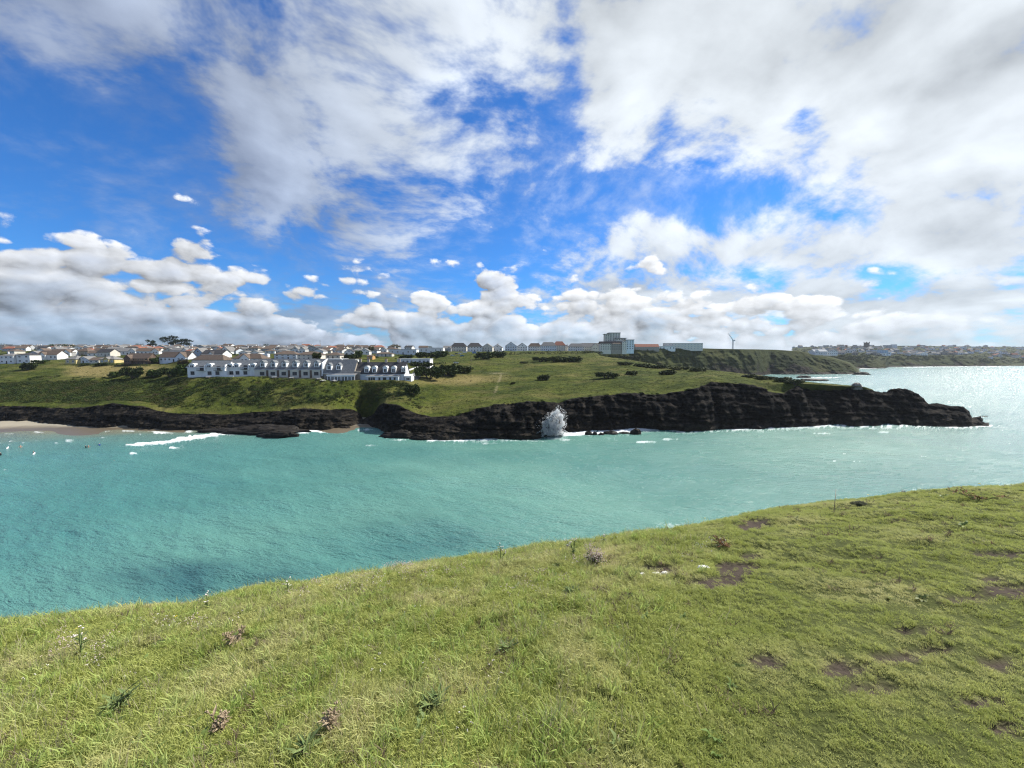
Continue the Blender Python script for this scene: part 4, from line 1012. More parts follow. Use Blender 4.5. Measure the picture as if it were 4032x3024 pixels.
# low white terrace walls, picnic tables
def wall_run(label, pts, h, t, mat, name='low_wall', zoff=0.0):
    q = MB()
    for a, b_ in zip(pts[:-1], pts[1:]):
        d = Vector((b_[0] - a[0], b_[1] - a[1], 0)); n = Vector((-d.y, d.x, 0)).normalized() * t / 2
        a = Vector(a); b_ = Vector(b_); lo = Vector((0, 0, 1.2)); up = Vector((0, 0, h))
        q.hexa([a + n - lo, a - n - lo, b_ - n - lo, b_ + n - lo, a + n + up, a - n + up, b_ - n + up, b_ + n + up])
    o = q.build(name, mat); tag(o, label, 'wall'); return o
def G(px, py): h = hit(px, py); return Vector(h)
wall_run('low white terrace wall before the hotel\'s second block', [G(874, 1484), G(920, 1484)], 0.8, 0.3, M['trim'])
wall_run('low white wall along the road right of the hotel', [G(1604, 1462), G(1640, 1450), G(1665, 1444)], 0.9, 0.4, M['trim'])
wall_run('low stone wall along the hotel terrace below the six-dormer block', [G(1060, 1487), G(1160, 1490), G(1260, 1494)], 0.5, 0.4, M['stone_wall'])
q = MB(); q.box(-0.9, 0.9, -0.38, 0.38, 0.70, 0.76)
PT_TOP = q.mesh('table_top', M['trim'])
q = MB(); q.box(-0.9, 0.9, -0.15, 0.15, 0.40, 0.45); PT_SEAT = q.mesh('seat', M['trim'])
q = MB(); q.hexa([(-0.05, -0.75, 0), (0.05, -0.75, 0), (0.05, -0.6, 0), (-0.05, -0.6, 0), (-0.05, -0.25, 0.70), (0.05, -0.25, 0.70), (0.05, -0.1, 0.70), (-0.05, -0.1, 0.70)]); PT_LEG = q.mesh('leg', M['wood'])
for k, (px, py, lb) in enumerate([(750, 1487, 'white picnic table at the left end of the hotel terrace'), (822, 1488, 'white picnic table below the leftmost hotel block'), (1080, 1489, 'white picnic table left on the terrace of the six-dormer block'),
                                  (1148, 1491, 'white picnic table in the middle of the six-dormer terrace'), (1256, 1495, 'white picnic table by the dark pier at the six-dormer block\'s right end'), (1272, 1502, 'white picnic table left of the glazed veranda'), (1316, 1503, 'white picnic table in front of the glazed veranda')]):
    h = G(px, py); e = empty('picnic_table', h, 0.2 * k); tag(e, lb, 'table', 'picnic tables on the hotel terrace'); e.scale = (1.3, 1.3, 1.2)
    put('table_top', PT_TOP, e); put('seat', PT_SEAT, e, (0, -0.7, 0)); put('seat', PT_SEAT, e, (0, 0.7, 0))
    for x in (-0.7, 0.7): put('leg', PT_LEG, e, (x, 0, 0)); put('leg', PT_LEG, e, (x, 0, 0), (0, 0, math.pi))
# road beside the hotel
rp = [G(px, py) for px, py in ((1626, 1494), (1634, 1486), (1642, 1476), (1650, 1467), (1660, 1459), (1672, 1452), (1690, 1446))]
V = []
for p in rp:
    for s_ in (-3.2, -1, 1, 3.2): V.append((p.x + s_, p.y, max(ground(p.x + s_, p.y), p.z - 0.3) + 0.25))
V = np.array(V).reshape(len(rp), 4, 3); road = grid_obj('road', V, M['tarmac']); tag(road, kind='structure')

# ------------------------------------------------------------------ the tall block and other landmarks
yT = 560.0; B0 = PX(2430, 1380, yT); e = empty('tower_block', B0); tag(e, 'tall stepped apartment tower rising behind old stone wings on the crest', 'tower block')
def tb(name, px0, px1, py0, py1, dy, dep, mat, wk=None, nc_=0, nf=0):
    a = PX(px0, py1, yT + dy); b_ = PX(px1, py0, yT + dy)
    q = MB(); q.box(a.x - B0.x, b_.x - B0.x, dy, dy + dep, a.z - B0.z - (6 if py1 > 1368 else 0), b_.z - B0.z); o = q.build(name, mat, e)
    for i in range(nc_):
        for j in range(nf):
            w_ = (b_.x - a.x) / nc_; h_ = (b_.z - a.z) / nf
            put('window', WIN[wk], e, (a.x - B0.x + (i + 0.5) * w_, dy, a.z - B0.z + (j + 0.25) * h_), None, (w_ * 0.42, 1, h_ * 0.42))
    return o
def tbs(px0, px1, py, dy, dep):
    a = PX(px0, py + 1.2, yT + dy); b_ = PX(px1, py - 0.6, yT + dy); q = MB(); q.box(a.x - B0.x, b_.x - B0.x, dy - 0.8, dy + dep + 0.8, a.z - B0.z, b_.z - B0.z); q.build('roof_slab', M['r_slate'], e)
tb('tower', 2399, 2443, 1311, 1374, 8, 14, M['w_cream'], 'd', 4, 8); tbs(2398, 2444, 1310, 8, 14)
tb('stair_tower', 2382, 2400, 1316, 1374, 6, 10, M['w_cream'], 'd', 2, 8); tbs(2380, 2401, 1315, 6, 10)
tb('middle_block', 2424, 2464, 1333, 1374, 5, 12, M['w_cream'], 'd', 4, 5); tbs(2422, 2470, 1331, 5, 12)
tb('right_block', 2466, 2497, 1339, 1376, 3, 12, M['w_pale'], 'd', 3, 5); tbs(2456, 2498, 1337.5, 3, 12)
tb('stone_wing', 2364, 2408, 1353, 1378, 0, 11, M['w_cream'], 'd', 5, 3); tb('stone_wing', 2409, 2450, 1353, 1378, -1, 11, M['w_stone'], 'd', 5, 3); tb('gable_tower', 2450, 2468, 1345, 1378, -2, 11, M['w_cream'], 'w', 2, 4)
for a_, b__, dy in ((2363, 2409, 0), (2409, 2451, -1)):
    a = PX(a_, 1353, yT + dy); b_ = PX(b__, 1353, yT + dy); q = MB(); roof_gable(q, a.x - B0.x, b_.x - B0.x, dy, dy + 11, a.z - B0.z, a.z - B0.z + 3.2, 'x'); q.build('roof', M['r_brown'], e)
# tower crane on the far crest
pc_ = PX(2885, 1374, 690.0); pc_.z = ground(pc_.x, pc_.y); e = empty('tower_crane', pc_); tag(e, 'white tower crane with raised jib above the far cliffs', 'crane')
q = MB()
for sx_ in (-0.7, 0.7):
    for sy_ in (-0.7, 0.7): q.box(sx_ - 0.22, sx_ + 0.22, sy_ - 0.22, sy_ + 0.22, 0, 15)
for i in range(10): q.slab((-0.7, -0.7, i * 1.5), (-0.5, -0.7, i * 1.5), (0.7, -0.7, i * 1.5 + 1.5), (0.5, -0.7, i * 1.5 + 1.5), 0.12)
q.build('mast', M['trim'], e)
q = MB(); q.tube([(1, 0, 15), (-9.0, 0, 28)], [0.8, 0.4], 4); q.tube([(2.2, 0, 15.5), (1.6, 0, 21)], 0.25, 4); q.build('jib', M['trim'], e)
q = MB(); q.box(0.5, 3.6, -0.8, 0.8, 14.6, 16.2); q.build('counterweight', M['w_grey'], e)
q = MB(); q.box(-1.2, 0.4, -0.9, 0.9, 15.0, 17.0); q.build('cab', M['trim'], e)
# poles
for k, (px, py, h_, lb) in enumerate([(1855, 1424, 4.4, 'thick pale wooden post beside the dark hedge'), (1460, 1400, 9, 'telegraph pole among the houses above the hotel'), (1262, 1392, 12, 'tall thin pole breaking the skyline above the cream houses'), (2112, 1398, 7, 'lamp post in front of the crest row of houses'), (2268, 1397, 8, 'lamp post left of the tall block')]):
    h = G(px, py); q = MB(); q.tube([(0, 0, -1), (0, 0, h_)], [0.28 if k == 0 else 0.16, 0.24 if k == 0 else 0.09], 6)
    if k in (1, 2): q.box(-0.9, 0.9, -0.08, 0.08, h_ - 0.9, h_ - 0.7)
    if k > 2: q.tube([(0, 0, h_), (0.5, 0, h_ + 0.4), (1.3, 0, h_ + 0.4)], 0.08, 5); q.box(1.2, 1.9, -0.15, 0.15, h_ + 0.32, h_ + 0.45)
    o = q.build('wooden_post' if k == 0 else 'pole', M['wood']); o.location = h; tag(o, lb, 'pole')
# ------------------------------------------------------------------ the town on the far coast
p = PX(3411, 1372, 1750.0); p.z = ground(p.x, p.y); e = empty('church_tower', p); tag(e, 'dark square church tower standing above the far town', 'church tower')
q = MB(); q.box(-7, 7, -7, 7, -3, 24); q.build('shaft', M['w_brown'], e)
q = MB(); q.box(-7.6, 7.6, -7.6, 7.6, 24.01, 25)
for sx_ in (-6.4, 6.4):
    for sy_ in (-6.4, 6.4): q.box(sx_ - 1, sx_ + 1, sy_ - 1, sy_ + 1, 25, 28.5)
q.build('parapet', M['w_brown'], e)
for z in (5, 14): put('window', WIN['d'], e, (0, -7, z), None, (3.0, 1, 6))
house(3232, 1396, 50, 18, 'side', W_, 'w_grey', 'white row of gabled houses on the near edge of the far town', ncol=6, floors=2, gable=(-0.6, 0.3), pt=PX(3232, 1394, 830.0), depth=14)
house(3282, 1396, 36, 16, 'flat', W_, 'w_grey', 'white flat-roofed block with tall windows at the edge of the far town', ncol=5, floors=2, pt=PX(3280, 1396, 840.0), depth=14, doors=False)
FT = [(3500, 1372, 22, 13, 'flat', 'w_grey', 'grey slab of flats right of the church tower'), (3525, 1372, 12, 16, 'flat', 'w_pale', 'narrow pale tower of flats right of the church tower'), (3470, 1371, 34, 9, 'flat', 'w_cream', 'low cream block between the church tower and the flats'),
      (3470, 1397, 50, 18, 'flat', 'w_blue', 'blue-green glazed block by the far cliff edge'), (3515, 1397, 26, 13, 'hip', 'w_cream', 'cream hotel right of the blue-green glazed block'), (3612, 1398, 20, 17, 'gable', 'w_white', 'left of two bright white gabled houses on the far cliff'),
      (3640, 1400, 26, 14, 'gable', 'w_white', 'right of two bright white gabled houses on the far cliff'), (3560, 1394, 20, 8, 'flat', 'w_white', 'bright white flat roof near the far cliff\'s middle'), (3690, 1390, 16, 8, 'flat', 'w_white', 'bright white block right of the white gabled pair')]
for px, py, w_, h_, kd, wa, lb in FT: house(px, py, w_, h_, kd, wa, 'r_grey' if kd != 'flat' else wa, lb, depth=16, doors=False, floors=4 if h_ > 12 else 2, ncol=max(2, int(w_ / 6)), winkind='d')
TINY = []
for kd in ('side', 'hip', 'gable', 'flat'):
    q = MB(); q.box(-5, 5, -4, 4, -3, 5) if kd != 'gable' else q.prism([(-5, -3), (5, -3), (5, 4.5), (0, 8.5), (-5, 4.5)], -4, 4)
    wb = {}
    qr = MB()
    if kd == 'side': roof_gable(qr, -5, 5, -4, 4, 5, 8.6, 'x')
    elif kd == 'hip': roof_hip(qr, -5, 5, -4, 4, 5, 8.6)
    elif kd == 'gable': roof_gable(qr, -5, 5, -4, 4, 4.5, 8.5, 'y')
    else: qr.box(-5.3, 5.3, -4.3, 4.3, 5.003, 6.0)
    TINY.append(({w: q.mesh('far_house_wall', M[w]) for w in ('w_white', 'w_cream', 'w_pale', 'w_grey', 'w_stone')}, {r_: qr.mesh('far_house_roof', M[r_]) for r_ in ('r_grey', 'r_brown', 'r_slate', 'r_red', 'w_grey')}, kd))
FARH = {}; fr = random.Random(5); n = 0; tries = 0; used = []
while n < 190 and tries < 4000:
    tries += 1
    px = fr.uniform(3060, 4040) if fr.random() < 0.2 else fr.uniform(3190, 4040); py = fr.uniform(1364, 1399 if px < 3880 else 1424)
    h = hit(px, py)
    if h is None or h.y < 1000 or h.z < 22: continue
    if any(abs(px - a) < 7 and abs(py - b_) < 2.4 for a, b_ in used): continue
    used.append((px, py)); wl_, rf_, kd = fr.choice(TINY)
    w_ = fr.choice(['w_white', 'w_white', 'w_cream', 'w_pale', 'w_grey', 'w_stone']); r_ = fr.choice(['r_grey', 'r_brown', 'r_slate', 'r_grey', 'r_red']) if kd != 'flat' else 'w_grey'
    e = empty('far_house', h, fr.uniform(-0.6, 0.6)); s_ = fr.uniform(0.8, 1.5); e.scale = (s_ * fr.uniform(0.9, 1.7), s_, s_ * fr.uniform(0.8, 1.3))
    put('wall', wl_[w_], e); put('roof', rf_[r_], e)
    put('window', WIN['d'], e, (-2.3, -4, 1.2), None, (1.6, 1, 1.9)); put('window', WIN['d'], e, (2.3, -4, 1.2), None, (1.6, 1, 1.9))
    wh = 'far left of the church tower' if px < 3270 else 'near left of the church tower' if px < 3395 else 'near right of the church tower' if px < 3500 else 'left of the white gables' if px < 3600 else 'right of the white gables' if px < 3720 else 'above the grassy cliff cleft' if px < 3840 else 'near the right edge' if px < 3940 else 'at the very right edge'
    up = 'high' if py < 1378 else 'half-way' if py < 1389 else 'low'
    lb = '%s %s-roofed house %s in the far town, %s' % (CN[w_], 'flat' if kd == 'flat' else CN.get(r_, 'grey'), up, wh)
    tag(e, lb, 'house', 'small houses of the far town'); FARH.setdefault(lb, []).append((px, e)); n += 1

for lb, hs in FARH.items():
    hs.sort(key=lambda t: t[0])
    if len(hs) > 1:
        for k, (_, e) in enumerate(hs):
            e['label'] = lb + ', ' + ('leftmost such' if k == 0 else 'rightmost such' if k == len(hs) - 1 else ('middle such' if len(hs) == 3 else ordw(k + 1) + ' such'))

# ------------------------------------------------------------------ leaves
def leaf_material(name, c1, c2, trans=0.25):
    m, b = begin(name)
    oi = X.tree.nodes.new('ShaderNodeObjectInfo')
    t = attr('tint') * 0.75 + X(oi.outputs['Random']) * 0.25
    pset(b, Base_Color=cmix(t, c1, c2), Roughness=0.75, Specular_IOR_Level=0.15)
    M[name] = m; return m
leaf_material('leaf_gorse', (0.016, 0.026, 0.008), (0.062, 0.085, 0.022))
leaf_material('leaf_green', (0.018, 0.036, 0.007), (0.070, 0.105, 0.020))
leaf_material('leaf_scrub', (0.024, 0.036, 0.008), (0.082, 0.096, 0.022))
leaf_material('leaf_brown', (0.045, 0.038, 0.016), (0.115, 0.095, 0.042))
leaf_material('leaf_dark', (0.008, 0.016, 0.010), (0.028, 0.045, 0.022))
leaf_material('leaf_grass', (0.040, 0.052, 0.010), (0.100, 0.108, 0.024))
plain('bark', (0.05, 0.042, 0.035), (0.10, 0.085, 0.07), 4.0)
vr = np.random.default_rng(21)
def leaves(cent, rad, n, size, flat=0.0, tint0=None):
    """n leaf faces spread through the lobes (cent: k x 3, rad: k x 3)"""
    cent = np.atleast_2d(cent).astype(float); rad = np.atleast_2d(rad).astype(float)
    wgt = np.prod(rad, 1) ** 0.7; k = vr.choice(len(cent), n, p=wgt / wgt.sum())
    d = vr.normal(size=(n, 3)); d /= np.linalg.norm(d, axis=1)[:, None]
    r = vr.random(n) ** 0.36
    p = cent[k] + d * rad[k] * r[:, None]
    a = vr.normal(size=(n, 3)); a[:, 2] *= (1 - flat); a /= np.linalg.norm(a, axis=1)[:, None]
    b = np.cross(a, vr.normal(size=(n, 3))); b /= np.linalg.norm(b, axis=1)[:, None] + 1e-9
    s = size * vr.uniform(0.6, 1.4, n)[:, None]
    V = np.stack([p - a * s, p + b * s * 0.55, p + a * s, p - b * s * 0.55], 1).reshape(-1, 3)
    F = np.arange(4 * n).reshape(n, 4)
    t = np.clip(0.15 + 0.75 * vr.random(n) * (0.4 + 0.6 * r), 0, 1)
    return V, F, np.repeat(t, 4)
def crown_mesh(name, mat, cent, rad, n, size, flat=0.0):
    V, F, t = leaves(cent, rad, n, size, flat); return raw_mesh(name, V, F, mat, dict(tint=t), smooth=False)
def lobes(k, spread, r0, r1, seed, zbase=0.3):
    g = np.random.default_rng(seed); c = np.c_[g.uniform(-1, 1, k) * spread[0], g.uniform(-1, 1, k) * spread[1], zbase + g.random(k) * spread[2]]
    return c, np.c_[g.uniform(r0, r1, k), g.uniform(r0, r1, k), g.uniform(r0, r1, k) * 0.8]
# unit bushes: about 1 wide either side and 1 high
BUSH = {}
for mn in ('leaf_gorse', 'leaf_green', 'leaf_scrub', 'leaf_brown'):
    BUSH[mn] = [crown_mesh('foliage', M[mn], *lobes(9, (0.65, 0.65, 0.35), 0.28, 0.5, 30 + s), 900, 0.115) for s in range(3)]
q = MB()
for a in range(5): q.tube([(0, 0, -0.2), (math.cos(a * 1.3) * 0.3, math.sin(a * 1.3) * 0.3, 0.35), (math.cos(a * 1.3) * 0.55, math.sin(a * 1.3) * 0.55, 0.7)], [0.05, 0.035, 0.012], 5)
STEM = q.mesh('stem', M['bark'])
def bush(px, py, wpx, hpx, mat, label, group='bushes on the headland', dp=None, k=0):
    h = G(px, py); s_ = h.y / FPX; e = empty('bush', h, k * 1.1); tag(e, label, 'bush', group)
    rx = wpx * s_ / 2 / 0.95; rz = hpx * s_ * 1.15; e.scale = (rx, dp or max(rx * 0.6, min(rx, 4.0)), rz)
    e.rotation_euler = (0, 0, 0); put('foliage', BUSH[mat][k % 3], e); put('stem', STEM, e); return e
BS = [(2140, 1496, 58, 19, 'leaf_gorse', 'small dark bush on the headland grass, nearest of all'), (2388, 1489, 92, 22, 'leaf_gorse', 'wide dark bush left of the pair of small bushes'), (2482, 1476, 54, 15, 'leaf_gorse', 'small round bush right of the wide dark bush'),
      (2628, 1475, 76, 16, 'leaf_gorse', 'flat dark bush on the headland, right of the small round bush'),
      (2130, 1424, 70, 17, 'leaf_gorse', 'left end of the long gorse clump on the middle of the headland'), (2185, 1425, 80, 21, 'leaf_scrub', 'middle of the long gorse clump on the middle of the headland'), (2250, 1426, 100, 20, 'leaf_gorse', 'right end of the long gorse clump on the middle of the headland'),
      (1690, 1492, 120, 46, 'leaf_gorse', 'big dark bush mass right of the hotel road'), (1760, 1478, 110, 40, 'leaf_gorse', 'large bush behind the big dark mass by the road'), (1820, 1468, 100, 24, 'leaf_scrub', 'low bush trailing right from the large bush by the road'),
      (1625, 1556, 60, 40, 'leaf_gorse', 'dark bush on the steep edge below the hotel annex'), (1900, 1414, 90, 26, 'leaf_gorse', 'dark bush right of the parked cars'), (1955, 1408, 90, 22, 'leaf_gorse', 'dark bush left of the crest hedge'),
      (2460, 1438, 60, 12, 'leaf_gorse', 'low gorse at the left end of the back edge strip'), (2520, 1444, 80, 12, 'leaf_gorse', 'low gorse second along the back edge strip'), (2590, 1450, 90, 13, 'leaf_gorse', 'low gorse third along the back edge strip'), (2670, 1456, 90, 13, 'leaf_scrub', 'low gorse fourth along the back edge strip'), (2740, 1462, 80, 13, 'leaf_gorse', 'low gorse fifth along the back edge strip'),
      (2950, 1486, 60, 11, 'leaf_gorse', 'gorse at the left end of the strip near the rocky point'), (3010, 1494, 76, 13, 'leaf_gorse', 'gorse second along the strip near the rocky point'), (3075, 1503, 80, 17, 'leaf_gorse', 'gorse third along the strip near the rocky point'), (3130, 1513, 76, 18, 'leaf_gorse', 'gorse nearest the rocky point'),
      (2480, 1409, 110, 9, 'leaf_gorse', 'low dark strip of gorse below the tall block'), (2060, 1430, 40, 7, 'leaf_scrub', 'tiny low bush left of the long gorse clump'), (2020, 1512, 24, 8, 'leaf_scrub', 'tiny low bush by the footpath')]
for k, a in enumerate(BS): bush(*a, k=k)
BL_ = [(112, 1456, 78, 26, 'leaf_gorse', 'dark clipped bush below the white box-shaped house'), (525, 1490, 84, 42, 'leaf_gorse', 'large rounded bush standing on the field\'s lower edge'), (450, 1484, 60, 20, 'leaf_green', 'low bush left of the large rounded bush'),
       (610, 1486, 80, 28, 'leaf_green', 'bush right of the large rounded bush'), (670, 1484, 80, 34, 'leaf_gorse', 'dark bush between the field and the hotel'), (715, 1478, 70, 42, 'leaf_green', 'tall green bush against the hotel\'s left end'), (720, 1440, 50, 22, 'leaf_brown', 'brownish bush behind the hotel\'s left end'),
       (605, 1432, 40, 24, 'leaf_green', 'green bush between the timber house and the grey bungalow'), (330, 1440, 40, 10, 'leaf_dark' if False else 'leaf_gorse', 'low dark hedge bush below the glazed gable building'), (400, 1440, 70, 11, 'leaf_gorse', 'low dark hedge bush below the right-hand yellow bungalow'),
       (1250, 1418, 34, 28, 'leaf_gorse', 'dark bush right of the cream two-storey house'), (1375, 1416, 70, 20, 'leaf_gorse', 'dark hedge clump behind the hotel\'s right block'), (1410, 1410, 40, 26, 'leaf_green', 'green bush above the hotel\'s chimneys'), (1690, 1412, 110, 24, 'leaf_gorse', 'wide dark bush below the long white flat-roofed building'),
       (1730, 1405, 70, 22, 'leaf_green', 'green bush left of the parked cars'), (1600, 1412, 70, 14, 'leaf_gorse', 'low dark bush below the long pale building'), (1660, 1446, 90, 20, 'leaf_gorse', 'dark hedge bush in front of the long low white terrace'), (565, 1384, 26, 14, 'leaf_green', 'round bush just left of the plain white gable'), (640, 1386, 30, 14, 'leaf_green', 'round bush left of the cream round-window gable'), (160, 1430, 60, 12, 'leaf_green', 'low green bush in the garden above the field')]
for k, a in enumerate(BL_): bush(*a[:6], group='bushes among the houses', k=k)
def hedge(label, pts, h_, wd, mat, per=46):
    c = []; r_ = []; pts = [Vector(p) for p in pts]; o0 = pts[0].copy()
    for a, b_ in zip(pts[:-1], pts[1:]):
        n = max(2, int((b_ - a).length / (wd * 0.8)))
        for i in range(n):
            p = a.lerp(b_, i / n) - o0; c.append((p.x + vr.uniform(-.3, .3) * wd, p.y + vr.uniform(-.3, .3) * wd, p.z + h_ * vr.uniform(0.3, 0.55))); r_.append((wd * vr.uniform(.5, .9), wd * vr.uniform(.4, .7), h_ * vr.uniform(.4, .65)))
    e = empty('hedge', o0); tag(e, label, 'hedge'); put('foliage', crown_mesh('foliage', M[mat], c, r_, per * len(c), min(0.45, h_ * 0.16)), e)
    q = MB(); [q.tube([(x, y, z - h_), (x, y, z)], [0.1, 0.04], 4) for x, y, z in c[::3]]; q.build('stem', M['bark'], e)
hedge('long dark hedge before the crest row of houses', [G(px, py) for px, py in ((1985, 1398), (2060, 1395), (2140, 1394), (2220, 1393), (2300, 1392), (2390, 1392), (2470, 1396))], 3.2, 3.4, 'leaf_gorse')
hedge('dark garden hedge along the top of the field', [G(px, py) for px, py in ((290, 1439), (350, 1439), (440, 1439), (500, 1440), (590, 1440))], 1.4, 1.6, 'leaf_gorse')
hedge('hedge between the hotel and the long low white terrace', [G(px, py) for px, py in ((1560, 1440), (1620, 1440), (1700, 1438), (1760, 1434))], 2.4, 2.2, 'leaf_gorse')
# ---- trees
def tree(px, py, hpx, wpx, style, label, mat='leaf_dark', n=900):
    h = G(px, py); s_ = h.y / FPX; H_ = hpx * s_; W2 = wpx * s_ / 2; e = empty('tree', h); tag(e, label, 'tree')
    g = np.random.default_rng(int(px)); q = MB(); lean = 0.18 * H_ if style == 'cypress' else 0.05 * H_
    q.tube([(0, 0, -1), (lean * 0.3, 0, H_ * 0.3), (lean, 0, H_ * 0.62)], [H_ * 0.045, H_ * 0.035, H_ * 0.018], 7)
    cen = []; rad = []
    for i in range(14):
        a = g.uniform(0, 6.28); rr = g.uniform(0.3, 0.95) * W2; z = H_ * (g.uniform(0.55, 0.95) if style == 'cypress' else g.uniform(0.42, 0.88))
        if style == 'cypress': rr *= 1.0; z = H_ * (0.30 + 0.62 * g.random())
        c = (math.cos(a) * rr + lean * 0.4, math.sin(a) * rr * 0.7, z); cen.append(c)
        rad.append((W2 * g.uniform(0.28, 0.46), W2 * g.uniform(.25, .4), H_ * (g.uniform(0.10, 0.17) if style == 'cypress' else g.uniform(0.12, 0.2))))
        if i < 7: q.tube([(lean * 0.4, 0, H_ * 0.34), (c[0] * 0.6, c[1] * 0.6, (c[2] + H_ * 0.4) / 2), c], [H_ * 0.02, H_ * 0.013, H_ * 0.005], 5)
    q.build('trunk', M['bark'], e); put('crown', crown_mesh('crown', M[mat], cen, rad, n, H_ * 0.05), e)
tree(600, 1372, 34, 34, 'round', 'round dark tree on the skyline left of the twin cypresses')
tree(665, 1366, 44, 62, 'cypress', 'left of two wind-swept dark cypresses on the skyline', n=1300)
tree(722, 1368, 38, 70, 'cypress', 'right of two wind-swept dark cypresses on the skyline', n=1300)
TR = [(240, 1378, 24, 44, 'dark rounded tree above the two-window white gable'), (288, 1376, 20, 28, 'small dark tree between roofs above the glazed gable building'), (20, 1370, 18, 50, 'dark rounded tree on the skyline at the left edge'), (205, 1374, 20, 26, 'dark upright tree on the skyline above the left houses'), (440, 1372, 18, 30, 'dark tree on the skyline above the yellow bungalows'),
      (548, 1370, 18, 34, 'dark low tree on the skyline left of the round tree'), (922, 1388, 26, 24, 'dark tree right of the large white chalet gable'), (1048, 1372, 18, 26, 'dark tree among the upper roofs above the caravan'), (1330, 1368, 14, 34, 'low dark tree on the skyline above the black pointed gable'), (1562, 1378, 24, 38, 'domed dark tree on the skyline above the long pale building'), (1690, 1374, 16, 30, 'domed dark tree on the skyline above the long white building'), (1460, 1392, 30, 26, 'tree among the houses left of the narrow white gable'), (2290, 1382, 14, 50, 'low dark tree before the cream double-gabled house'), (240, 1368, 14, 60, 'spreading distant tree on the skyline left of the small grey house')]
for px, py, h_, w_, lb in TR: tree(px, py, h_, w_, 'round', lb, n=420, mat='leaf_gorse')
# ------------------------------------------------------------------ scattering (uncountable cover only)
def scatter(name, pts, rot, scl, idx, protos, attrs, kind_label, cat):
    col = bpy.data.collections.new(name + '_kinds')
    for k, me in enumerate(protos):
        o = bpy.data.objects.new('%s_kind_%02d' % (name, k), me); col.objects.link(o)
    me = bpy.data.meshes.new(name); n = len(pts)
    me.vertices.add(n); me.vertices.foreach_set('co', np.asarray(pts, np.float32).ravel())
    def at(nm, typ, fld, v): a = me.attributes.new(nm, typ, 'POINT'); a.data.foreach_set(fld, np.ascontiguousarray(v).ravel())
    at('rot', 'FLOAT_VECTOR', 'vector', np.asarray(rot, np.float32)); at('scl', 'FLOAT_VECTOR', 'vector', np.asarray(scl, np.float32)); at('idx', 'INT', 'value', np.asarray(idx, np.int32))
    for k, v in attrs.items(): at(k, 'FLOAT', 'value', np.asarray(v, np.float32))
    o = bpy.data.objects.new(name, me); COL.objects.link(o); tag(o, kind_label, cat, kind='stuff')
    ng = bpy.data.node_groups.new(name, 'GeometryNodeTree')
    ng.interface.new_socket('Geometry', in_out='INPUT', socket_type='NodeSocketGeometry'); ng.interface.new_socket('Geometry', in_out='OUTPUT', socket_type='NodeSocketGeometry')
    N = ng.nodes; L = ng.links; gi = N.new('NodeGroupInput'); go = N.new('NodeGroupOutput')
    m2p = N.new('GeometryNodeMeshToPoints'); iop = N.new('GeometryNodeInstanceOnPoints'); ci = N.new('GeometryNodeCollectionInfo')
    ci.inputs['Collection'].default_value = col; ci.inputs['Separate Children'].default_value = True; ci.inputs['Reset Children'].default_value = True
    def na(nm, t):
        a = N.new('GeometryNodeInputNamedAttribute'); a.data_type = t; a.inputs['Name'].default_value = nm; return [s for s in a.outputs if s.enabled and s.name == 'Attribute'][0]
    L.new(gi.outputs[0], m2p.inputs[0]); L.new(m2p.outputs[0], iop.inputs['Points']); L.new(ci.outputs[0], iop.inputs['Instance'])
    iop.inputs['Pick Instance'].default_value = True
    L.new(na('idx', 'INT'), iop.inputs['Instance Index'])
    er = N.new('FunctionNodeEulerToRotation'); L.new(na('rot', 'FLOAT_VECTOR'), er.inputs[0]); L.new(er.outputs[0], iop.inputs['Rotation'])
    L.new(na('scl', 'FLOAT_VECTOR'), iop.inputs['Scale']); L.new(iop.outputs[0], go.inputs[0])
    md = o.modifiers.new('scatter', 'NODES'); md.node_group = ng
    return o
# sample the land mesh vertices for cover
x_, y_, z_ = VA[..., 0], VA[..., 1], VA[..., 2]
def cover(mask, n):
    w_ = (mask[:-1, :-1] * np.linalg.norm(np.cross(VA[1:, :-1] - VA[:-1, :-1], VA[:-1, 1:] - VA[:-1, :-1]), axis=-1)).ravel(); w_ /= w_.sum()
    k = vr.choice(len(w_), n, p=w_); i, j = np.divmod(k, VA.shape[1] - 1); a, b = vr.random((2, n, 1))
    return VA[i, j] + (VA[i + 1, j] - VA[i, j]) * a + (VA[i, j + 1] - VA[i, j]) * b
g_ = fbm(x_ / 16, y_ / 16, 11.0, 3); g2_ = fbm(x_ / 40, y_ / 30, 4.0, 3)
slope_mask = (ss(rid, 3.08, 3.25) * (1 - ss(rid, 3.9, 4.05)))[None, :] * (1 - ss(pxs, 1560, 1680))[:, None] * (pxs > -300)[:, None] * np.clip(0.35 + 1.6 * g_ + 0.5 * (1 - ss(pxs, 300, 900))[:, None], 0.05, 1)
field_mask = (ss(rid, 4.0, 4.1) * (1 - ss(rid, 4.25, 4.5)))[None, :] * (1 - ss(pxs, 700, 740))[:, None] * (pxs > -300)[:, None] * np.clip(g_ * 3 - 0.2, 0, 1)
pts = cover(slope_mask + 0.7 * field_mask, 8500)
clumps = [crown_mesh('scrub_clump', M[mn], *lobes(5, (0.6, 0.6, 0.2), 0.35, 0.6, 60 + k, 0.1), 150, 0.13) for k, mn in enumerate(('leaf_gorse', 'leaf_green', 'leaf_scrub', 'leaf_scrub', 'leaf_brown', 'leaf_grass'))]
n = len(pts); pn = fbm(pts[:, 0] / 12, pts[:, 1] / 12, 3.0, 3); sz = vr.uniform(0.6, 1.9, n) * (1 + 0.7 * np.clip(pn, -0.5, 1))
idx = np.clip(np.round((0.45 - pn * 1.3) * 3.5 + vr.normal(size=n) * 1.0), 0, 5)
